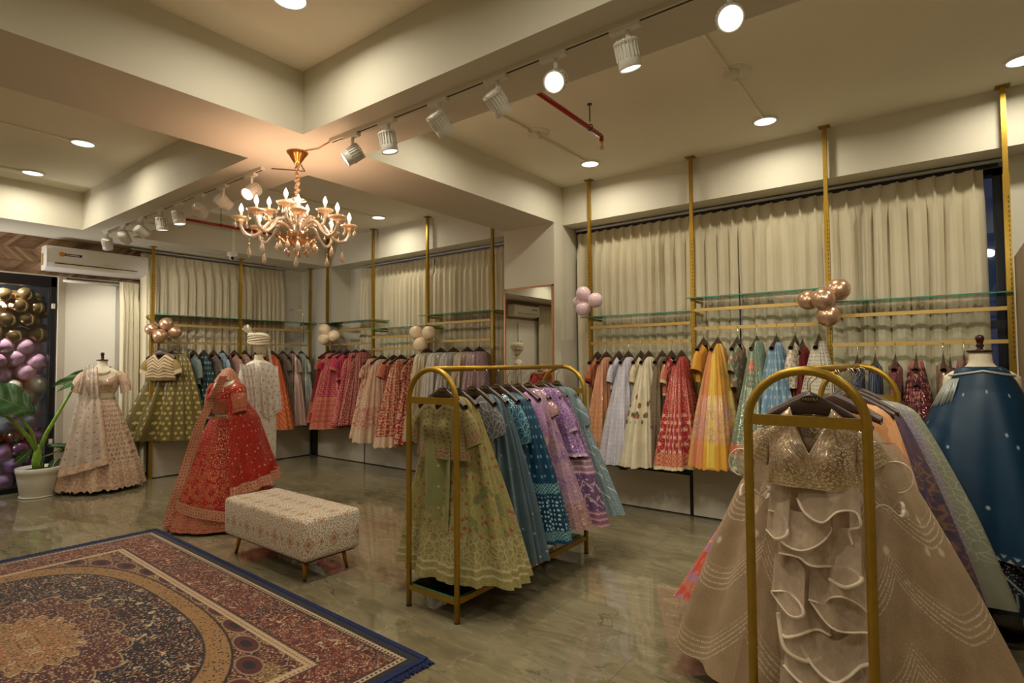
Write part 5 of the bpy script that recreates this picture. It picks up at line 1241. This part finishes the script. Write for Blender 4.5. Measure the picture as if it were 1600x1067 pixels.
def coat(u, v):
    th = 2 * pi * u
    if v < .12: k = v / .12; a = .065 + .115 * k ** .8; b = .06 + .06 * k; z = 1.49 - .10 * k ** 1.5
    else: k = (v - .12) / .88; a = .18 + .015 * sin(pi * k) + .02 * k; b = .12 + .04 * k; z = 1.39 - 1.13 * k
    return (a * cos(th), b * sin(th) * (1 + .03 * sin(6 * th) * v), z)
MB().grid(coat, 44, 30, True, uvf=lambda u, v: (u * 1.3, 1.25 * (1 - v))).build('coat', ivory, g3)
for s_ in (-1, 1):
    MB().grid(lambda u, v: (s_ * (.135 + .085 * v ** .7) + .062 * cos(2 * pi * u) * (1 - .15 * v), -.02 - .03 * v + .062 * sin(2 * pi * u) * (1 - .15 * v), 1.42 - .56 * v + .03 * cos(2 * pi * u) * s_ * (1 - v) * 0), 18, 14, True, uvf=lambda u, v: (u * .4, .56 * (1 - v))).build('sleeve', ivory, g3)
def shawl(u, v):
    x = -.20 + .16 * u + .05 * sin(3 * v); z = 1.46 - .02 * abs(x) - 1.05 * v; return (x - .0 * v, -.155 - .015 * sin(u * 24) - .03 * sin(pi * v), z - .02 * sin(pi * u))
sh = drape('shawl', g3, ivnet, shawl, 30, 30, .3, 1.05)
MB().grid(lambda u, v: (.02 + .20 * u + .04 * v, -.16 - .014 * sin(u * 20) + .06 * u, 1.47 - .06 * u - (.62 + .06 * sin(5 * u)) * v), 26, 20, uvf=lambda u, v: (u * .25, .7 * (1 - v))).build('shawl_end', ivnet, sh)
MB().grid(lambda u, v: (-.10 - .02 * sin(4 * v) + .14 * u, -.19 - .01 * sin(20 * u), .80 - .42 * v), 14, 12, uvf=lambda u, v: (u * .2, .4 * (1 - v))).build('shawl_end', fab('blush_hem', (206, 176, 156), [('vine', (160, 110, 90), 22, .1, None, .12)], alpha=.8), sh)
MB().grid(lambda u, v: (.085 + .10 * v * .9 + .03 * u, .05 + .05 * u, 1.70 - .62 * v), 8, 20, uvf=lambda u, v: (u * .15, v * .6)).build('veil', ivnet, sh)
tb = empty('turban', (GX, GY, GZ + 1.74 * GS), rzg, 'ivory wound turban with upright fan on the groom mannequin', 'turban')
tw_ = plain('turban_cloth', (226, 216, 188), .8, noise=.1, nscale=60, bump=.6)
MB().lathe([(.095, -.04), (.115, .0), (.12, .04), (.10, .075), (.05, .09), (.0001, .092)], 28).build('crown', tw_, tb)
for k in range(6):
    MB().tube([((.118 + .004 * k % .01) * cos(a), .125 * sin(a), -.035 + .018 * k + .020 * sin(a + k * .9)) for a in [2 * pi * j / 26 for j in range(27)]], .015, 8, flat=.7).build('fold', tw_, tb)
MB().grid(lambda u, v: (-.07 - .07 * v - .05 * (u - .5) * (1 + v) + .008 * sin(u * 30) * v, -.06 + .05 * (u - .5), .05 + .13 * v * (1 - .35 * abs(2 * u - 1) ** 2)), 24, 6, uvf=lambda u, v: (u, v)).build('fan', tw_, tb)
MB().tube([(-.09, -.05, .06), (-.115, -.06, .15), (-.125, -.06, .185)], [.012, .018, .006], 8).build('plume', plain('plume', (240, 236, 224), .9, bump=.8, nscale=80), tb)

for o in (f3, g3, tb): o.scale = (GS,) * 3
# blue mannequin
rzb = radians(2)
BX, BY = .155, 4.05
f4 = form(BX, BY, rzb, 'linen dress form with dark neck finial under the peacock blue cape', dz=-.015)
satin_b = fab('royal_satin', (0, 54, 84), [('dots', (206, 216, 226), 3.4, .028, .08, None, .9), ('band', (30, 60, 84), 1, 1, None, .028), ('zig', (196, 206, 206), 16, .4, None, .028)], rough=.42, sheen=0)
skirt_b = fab('midnight_silver', (10, 24, 40), [('scallop', (160, 172, 166), 11, .22, .26, .50), ('vstripe', (130, 150, 150), 30, .3, .04, .10), ('diag', (150, 164, 160), 9, .10, .10, .26), ('sequin', (220, 230, 226), 60, .16, .1, .5)], rough=.6, sheen=0)
g4 = empty('lehenga_outfit', (BX, BY, 0), rzb, 'peacock blue satin cape over a dark silver-patterned skirt at the right edge', 'outfit')
full_skirt(g4, skirt_b, .98, .20, (.14, .11), (.40, .36), 12, 11, .06)
def bcape(u, v):
    th = 2 * pi * u
    if v < .10: k = v / .10; a = .085 + .075 * k ** .8; b = .075 + .045 * k; z = 1.405 - .055 * k * k - .04 * k * abs(cos(th))
    else: k = (v - .10) / .90; a = .160 + .29 * k ** .85; b = .12 + .25 * k ** .85; z = 1.31 - .02 * abs(cos(th)) - (.80 + .10 * cos(th) + .05 * sin(3 * th)) * k
    fold = 1 + .055 * (v ** 1.2) * sin(9 * th + .6 * sin(2 * th)) + .03 * v * sin(14 * th)
    return (a * cos(th) * fold, b * sin(th) * fold, z - .0)
cb = MB().grid(bcape, 110, 34, True, uvf=lambda u, v: (u * 2.4, .9 * (1 - v))).build('cape', satin_b, g4)
fr = MB(); rnd = random.Random(3)
for k in range(130):
    th = radians(140 + 90 * k / 130); a0 = bcape(((th / (2 * pi)) % 1), .085); a1 = bcape((th + rnd.uniform(-.05, .05)) / (2 * pi) % 1, .11 + rnd.uniform(0, .03) + .12 * max(0, -cos(th)))
    fr.tube([(a0[0] * 1.02, a0[1] * 1.03, a0[2]), (a1[0] * 1.02, a1[1] * 1.03, a1[2])], .0013, 4)
tag(fr.build('bead_fringe', fab('silver_bead', (196, 202, 194), [], metal=.4, rough=.4), g4), kind='stuff')
MB().tube([(lambda p: (p[0] * 1.02, p[1] * 1.02, p[2] + .004))(bcape(k / 40, .07)) for k in range(41)], .007, 6).build('neck_border', fab('silver_bead', (196, 202, 194)), g4)
o = MB().grid(lambda u, v: ((-.16 + .34 * u) * (1 - .3 * v), (-.05 + .12 * v) + .015 * sin(6 * u), .012 + .022 * abs(sin(u * 7)) * sin(pi * v)), 24, 8, uvf=lambda u, v: (u * .3, v * .15)).build('dupatta_tail', skirt_b); o.location = (.42, 3.62, .0); tag(o, 'end of a dark silver-edged dupatta lying on the floor at the right edge', 'dupatta')

# ------------------------------------------------------------------ ottoman
def ott_mat():
    m, nt, b = new_mat('ottoman_print'); h = N(nt); uv = nt.nodes.new('ShaderNodeUVMap').outputs[0]; s_ = h.sep(uv)
    c = h.mix(h.lt(h.vor(uv, 70, 1), .30, .1), lin((222, 210, 190)), lin((150, 128, 104)))
    c = h.mix(h.lt(h.vor(uv, 42, 1, 'DISTANCE_TO_EDGE'), .05, .05), c, lin((182, 156, 128)))
    for sc, off, r0, cc in ((5.2, 0.0, .22, (158, 122, 96)), (5.2, .5, .10, (130, 104, 86))):
        u = h.m('SUBTRACT', h.m('FRACT', h.m('ADD', h.m('MULTIPLY', s_[0], sc), off)), .5)
        row = h.m('MODULO', h.m('FLOOR', h.m('MULTIPLY', s_[1], sc * 1.1)), 2.0)
        u = h.m('SUBTRACT', h.m('FRACT', h.m('ADD', h.m('ADD', h.m('MULTIPLY', s_[0], sc), h.m('MULTIPLY', row, .5)), off)), .5)
        v = h.m('SUBTRACT', h.m('FRACT', h.m('MULTIPLY', s_[1], sc * 1.1)), .5)
        ang = h.m('ARCTAN2', u, v); d = h.m('ADD', h.m('ABSOLUTE', u), h.m('MULTIPLY', h.m('ABSOLUTE', v), .75))
        d = h.m('ADD', d, h.m('MULTIPLY', h.m('COSINE', h.m('MULTIPLY', ang, 12.0)), .012))
        c = h.mix(h.lt(d, r0, .02), c, lin(cc)); c = h.mix(h.lt(d, r0 * .82, .02), c, lin((206, 168, 136))); c = h.mix(h.lt(d, r0 * .45, .04), c, lin(cc))
    nt.links.new(c, b.inputs['Base Color']); sp(b, Roughness=.8, Sheen_Weight=.2); return m
t = empty('ottoman', (-3.89, 2.375, 0), radians(-.8), 'printed cream ottoman bench on short gold legs beside the red lehenga', 'ottoman')
o = MB().box(-.555, .555, -.225, .225, .145, .425).build('upholstery', ott_mat(), t); bevel(o, .035, 4)
for p in o.data.polygons:
    p.use_smooth = True
    nx, ny, nz = [abs(c) for c in p.normal]
    for li in p.loop_indices:
        v = o.data.vertices[o.data.loops[li].vertex_index].co
        o.data.uv_layers[0].data[li].uv = (v.x, v.y + .4) if nz >= max(nx, ny) else ((v.x, v.z) if ny >= nx else (v.y, v.z))
MB().box(-.52, .52, -.19, .19, .135, .146).build('base_board', M['black'], t)
for sx in (-1, 1):
    for sy in (-1, 1):
        l = MB().tube([(sx * .44, sy * .15, .138), (sx * .465, sy * .165, .012)], [.017, .010], 12).build('leg', M['wood_leg'], t)
        MB().lathe([(.011, 0), (.011, .012)], 10, (sx * .467, sy * .166, 0)).build('foot_cap', M['black'], l)

# ------------------------------------------------------------------ carpet
t = empty('carpet', (-3.825, .855, 0), radians(-2.0), 'dark red and navy Persian-style carpet with gold oval ring', 'carpet')
HX, HY = 1.71, 1.165
MB().box(-HX, HX, -HY, HY, .001, .011).build('pile', rug_mat(HX, HY), t)
navy = plain('navy_binding', (22, 38, 82), .95, noise=.3, nscale=120, bump=.4)
for a in ((-HX - .03, HX + .03, HY, HY + .030), (-HX - .03, HX + .03, -HY - .03, -HY)):
    MB().box(a[0], a[1], a[2], a[3], .001, .014).build('edging', navy, t)
rnd = random.Random(5); fr = MB()
for sx in (-1, 1):
    MB().box(min(sx * HX, sx * (HX + .035)), max(sx * HX, sx * (HX + .035)), -HY, HY, .001, .013).build('edging', navy, t)
    y = -HY - .03
    while y < HY + .03:
        fr.obox((sx * (HX + .052), y, .004), (.024 + rnd.uniform(0, .010), rnd.uniform(-.008, .008), 0), (0, .0035, 0), (0, 0, .003)); y += .009
tag(fr.build('fringe', navy, t), kind='stuff')

# ------------------------------------------------------------------ balloons
BM = {}
def balloon_mat(key, c, rough, metal, alpha=None, emit=None):
    m, nt, b = new_mat('balloon_' + key); sp(b, Base_Color=lin(c), Roughness=rough, Metallic=metal, Specular_IOR_Level=.6)
    if metal == 0: sp(b, Subsurface_Weight=.0, Sheen_Weight=.1)
    if alpha:
        h = N(nt); tr = nt.nodes.new('ShaderNodeBsdfTransparent'); mx = nt.nodes.new('ShaderNodeMixShader'); mx.inputs[0].default_value = alpha
        nt.links.new(tr.outputs[0], mx.inputs[1]); nt.links.new(b.outputs[0], mx.inputs[2]); nt.links.new(mx.outputs[0], nt.nodes['Material Output'].inputs[0])
        tc = nt.nodes.new('ShaderNodeTexCoord')
        v = nt.nodes.new('ShaderNodeTexVoronoi'); v.inputs['Scale'].default_value = 60; nt.links.new(tc.outputs['Object'], v.inputs['Vector'])
        nt.links.new(h.m('MAXIMUM', h.lt(v.outputs['Distance'], .22, .05), alpha), mx.inputs[0])
    return m
for k, c, r_, mt, al in (('gold', (176, 140, 92), .22, .85, None), ('rose', (214, 176, 146), .28, .75, None), ('copper', (170, 120, 104), .25, .8, None), ('pink', (236, 176, 196), .35, 0, None),
                     ('pale_pink', (240, 212, 220), .35, 0, None), ('peach', (246, 222, 188), .35, 0, None), ('clear', (206, 208, 206), .15, 0, .35), ('confetti', (214, 200, 160), .12, 0, .38), ('lilac', (236, 180, 224), .35, 0, None), ('purple', (150, 100, 130), .25, .6, None)):
    BM[k] = balloon_mat(k, c, r_, mt, al)
BB = {}
def balloon(kind, loc, r, rot, label, group):
    if kind not in BB:
        g = MB(); g.lathe([(.0001, -1.12), (.10, -1.10), (.045, -1.04), (.22, -.96), (.45, -.83), (.70, -.62), (.90, -.33), (.99, 0), (.97, .26), (.86, .54), (.64, .80), (.36, .95), (.0001, 1.0)], 20)
        BB[kind] = g.build('balloon', BM[kind]); o = BB[kind]
    else: o = BB[kind].copy(); COL.objects.link(o)
    o.location = loc; o.scale = (r * .97, r * .97, r * 1.03); o.rotation_euler = rot; tag(o, label, 'balloon', group); return o
def cluster(kind, pts, r, place, word):
    c = sum((Vector(p) for p in pts), Vector()) / len(pts)
    names = {4: ('top', 'bottom', 'middle', 'rear'), 3: ('top', 'right', 'bottom')}[len(pts)]
    for p, w in zip(pts, names):
        d = Vector(p) - c; d.y -= .02; q = d.to_track_quat('Z', 'Y').to_euler() if d.length > .01 else (0, 0, 0)
        balloon(kind, p, r if w != 'rear' else r * .9, q, '%s balloon, %s one, %s' % (word, w, place), 'balloons ' + place)
cluster('rose', [(-7.88, 3.075, 1.955), (-7.86, 3.0, 1.815), (-7.86, 3.165, 1.865), (-7.96, 2.94, 1.895)], .086, 'on the first left gold post', 'metallic rose')
cluster('peach', [(-7.44, 5.10, 1.95), (-7.22, 5.10, 1.855), (-7.45, 5.10, 1.815)], .092, 'on the corner post of the niche', 'pale peach')
cluster('peach', [(-5.44, 5.10, 1.835), (-5.22, 5.10, 1.825), (-5.35, 5.08, 1.685)], .092, 'on the third niche post', 'peach')
cluster('pale_pink', [(-2.97, 5.13, 2.145), (-2.975, 5.13, 2.0), (-2.82, 5.10, 2.07), (-3.04, 5.17, 2.07)], .080, 'on the post beside the mirror column', 'pale pink')
cluster('rose', [(-.66, 5.10, 1.995), (-.725, 5.08, 1.805), (-.745, 5.02, 1.925), (-.86, 5.10, 1.93)], .092, 'on the third post of the right-hand rack', 'metallic rose gold')
# stacked balloons outside the glass door
rnd = random.Random(21); z = .12; row = 0
while z < 2.42:
    y = .78 + (.09 if row % 2 else 0)
    while y < 2.02:
        if z > 2.0: k = rnd.choice(('confetti', 'confetti', 'gold', 'gold'))if y < 1.62 else 'gold'
        elif z > 1.76: k = 'gold'
        elif z > 1.26: k = 'pink'
        elif z > .93: k = 'peach'
        elif z > .70: k = 'clear'
        elif z > .50: k = 'copper' if y < 1.8 else 'purple'
        else: k = 'lilac' if y < 1.86 else 'purple'
        word = {'gold': 'metallic gold balloon high in the stack', 'confetti': 'clear confetti balloon atop the stack', 'pink': 'pink balloon mid-stack', 'peach': 'peach balloon below the pink ones',
                'clear': 'clear whitish balloon below the peach ones', 'copper': 'coppery balloon low in stack', 'lilac': 'lilac pink balloon at the stack bottom', 'purple': 'purple metallic balloon at the lower stack edge'}[k]
        for ly in range(2 if k != 'clear' else 1):
            r = rnd.uniform(.092, .122) * (1.15 if z < .5 else 1)
            balloon(k if not (ly == 1 and k == 'confetti') else 'gold', (-8.80 - .15 * ly + rnd.uniform(-.03, .03), y + rnd.uniform(-.035, .035) + .08 * ly, z + rnd.uniform(-.03, .03)), r, (rnd.uniform(-1.2, 1.2), rnd.uniform(.9, 2.2), rnd.uniform(-.5, .5)),
                    word + ' outside the glass door' + (', rear layer' if ly else ''), k.replace('_', ' ') + ' balloons outside the door' + (', back layer' if ly else ''))
        y += .185
    z += .155; row += 1
struct('wall_outside', MB().box(-10.4, -10.3, -2.5, 4.5, -.05, 3.2), plain('outside_wall', (60, 64, 74), .6))
light('outside_fill', 'AREA', (-9.6, 1.2, 2.9), 20, (.9, .92, 1.0), None, size=1.0)  # added overhead fill for the dark area outside; no fixture behind it
light('balloon_fill_top', 'AREA', (-8.585, 1.45, 2.58), 170, (1, .93, .86), None, size=.22).rotation_euler = (0, radians(10), 0)  # added fill that brightens the balloons from above
l_ = light('balloon_fill_side', 'AREA', (-8.57, .66, 1.25), 110, (1, .94, .88), None, shape='RECTANGLE', size=.05, size_y=2.1); l_.matrix_world = Matrix.Translation((-8.57, .66, 1.25)) @ Vector((-.42, .9, 0)).to_track_quat('-Z', 'Z').to_matrix().to_4x4()  # added side fill reaching the lower balloons
l_['label'] = 'upright fill light added outside beside the glass door'; l_['category'] = 'light'
o = bpy.data.objects['balloon_fill_top']; o['label'] = 'fill light added over the balloon stack outside the door'; o['category'] = 'light'
light('violet_glow', 'AREA', (-8.62, 1.2, .06), 1.6, (.85, .35, 1.0), None, size=.15).rotation_euler = (0, radians(160), 0)  # small violet light near the floor outside
for o in (bpy.data.objects['outside_fill'],): o['label'] = 'cool fill light added outside the door'; o['category'] = 'light'
o = bpy.data.objects['violet_glow']; o['label'] = 'violet glow low outside the door'; o['category'] = 'light'

# ------------------------------------------------------------------ plants
def leaf(parent, base, dirv, nrm, L, w, fold=.25, droop=.25, heart=True, n=10, name='leaf', mat=None):
    d = Vector(dirv).normalized(); nn = Vector(nrm); nn = (nn - d * nn.dot(d)).normalized(); s_ = d.cross(nn)
    def f(u, v):
        x = (u - .5) * 2; prof = (sin(pi * min(1, .10 + v * .9)) ** .75) * (1 - .35 * v) if heart else sin(pi * v) ** .8 * (1 - .2 * v) + .001
        wv = w * prof * x * (1 + .05 * sin(v * 26)); back = -.22 * L * abs(x) ** 1.5 * (1 - v) ** 3 if heart else 0
        return Vector(base) + d * (L * v + back) + s_ * wv + nn * (fold * abs(wv) - droop * L * v * v + .012 * w / .1 * sin(v * 22 + abs(x) * 5) * abs(x))
    o = MB().grid(f, 12, 16, uvf=lambda u, v: (u, v)).build(name, mat or M['leaf'], parent)
    MB().tube([f(.5, k / 8) + nn * -.002 for k in range(9)], [.005 * (1 - k / 9) + .001 for k in range(9)], 5).build('midrib', M['stem'], o)
    return o
t = empty('potted_plant', (-8.04, 1.86, 0), 0, 'large-leaved green plant in a white pot in front of the glass door', 'plant')
PT = empty('plant_pot', (-8.04, 1.86, 0), 0); bpy.data.objects.remove(PT)
p = MB().lathe([(.135, .012), (.16, .03), (.185, .20), (.195, .262), (.20, .266), (.205, .32), (.196, .324), (.188, .30), (.0001, .30)], 36).build('pot', M['pot'], t)
MB().lathe([(.165, 0), (.172, .012), (.168, .016), (.0001, .014)], 32).build('saucer', M['pot'], p)
MB().lathe([(.187, .292), (.10, .302), (.0001, .305)], 28).build('soil', M['soil'], t)
MB().tube([(.01, -.02, .29), (.0, -.02, .40), (.0, -.01, .50), (.0, -.01, .57)], [.038, .045, .034, .024], 12).build('trunk', M['stem'], t)
def stalk(pts, r0, r1): n = len(pts); return MB().tube(pts, [r0 + (r1 - r0) * k / (n - 1) for k in range(n)], 10).build('stalk', M['stem'], t)
stalk([(0, 0, .50), (.0, .06, .68), (.02, .16, .90), (.04, .26, 1.12), (.05, .33, 1.27)], .026, .010)
stalk([(0, -.02, .50), (.02, -.10, .66), (.03, -.22, .83), (.03, -.36, .98), (.02, -.44, 1.03)], .026, .012)
stalk([(.01, -.02, .52), (.02, -.07, .72), (.05, -.20, .92), (.08, -.40, 1.08)], .018, .009)
stalk([(0, .02, .42), (.04, .12, .46), (.05, .22, .52)], .010, .006)
leaf(t, (.05, .20, 1.22), (.1, .95, .50), (.75, -.2, .55), .50, .10, .35, .12)
leaf(t, (.03, -.46, 1.16), (.25, .75, -.38), (.80, .1, .55), .46, .24, .12, .10)
leaf(t, (.06, -.50, 1.12), (.3, -.7, -.1), (.6, 0, .8), .40, .20, .15, .2)
leaf(t, (.04, .10, .545), (.2, .95, -.02), (.5, 0, .85), .22, .05, .2, .2, mat=plain('dark_leaf', (34, 66, 36), .4))
leaf(t, (.05, .20, .50), (.1, .8, .16), (.7, 0, .6), .24, .08, .2, .1)
leaf(t, (.05, .18, .36), (.2, .8, -.1), (.7, 0, .6), .14, .05, .2, .2)
leaf(t, (.10, -.20, .42), (.1, .6, .65), (.9, 0, .1), .17, .05, .2, .1)
for k in range(5):
    a = k * 1.3; leaf(t, (.05 * cos(a), .08 + .06 * sin(a), .31), (cos(a) * .5, .3 + sin(a) * .4, .8), (.8, 0, .4), .10, .022, .2, .2)
t = empty('palm_plant', (-2.88, 4.98, 0), 0, 'small green palm showing between the centre rack and the coral skirt', 'plant')
MB().lathe([(.07, 0), (.09, .15), (.095, .155), (.085, .14), (.0001, .14)], 24).build('pot', M['pot'], t)
for k in range(11):
    a = k * .57; h_ = .56 + .05 * (k % 3)
    MB().tube([(0, 0, .13), (.03 * cos(a), .03 * sin(a), h_ - .05)], .004, 6).build('stalk', M['stem'], t)
    leaf(t, (.03 * cos(a), .03 * sin(a), h_ - .05), (cos(a) * .8, sin(a) * .8, .75 + .3 * (k % 2)), (-cos(a), -sin(a), 1), .26, .025, .2, .35, heart=False)
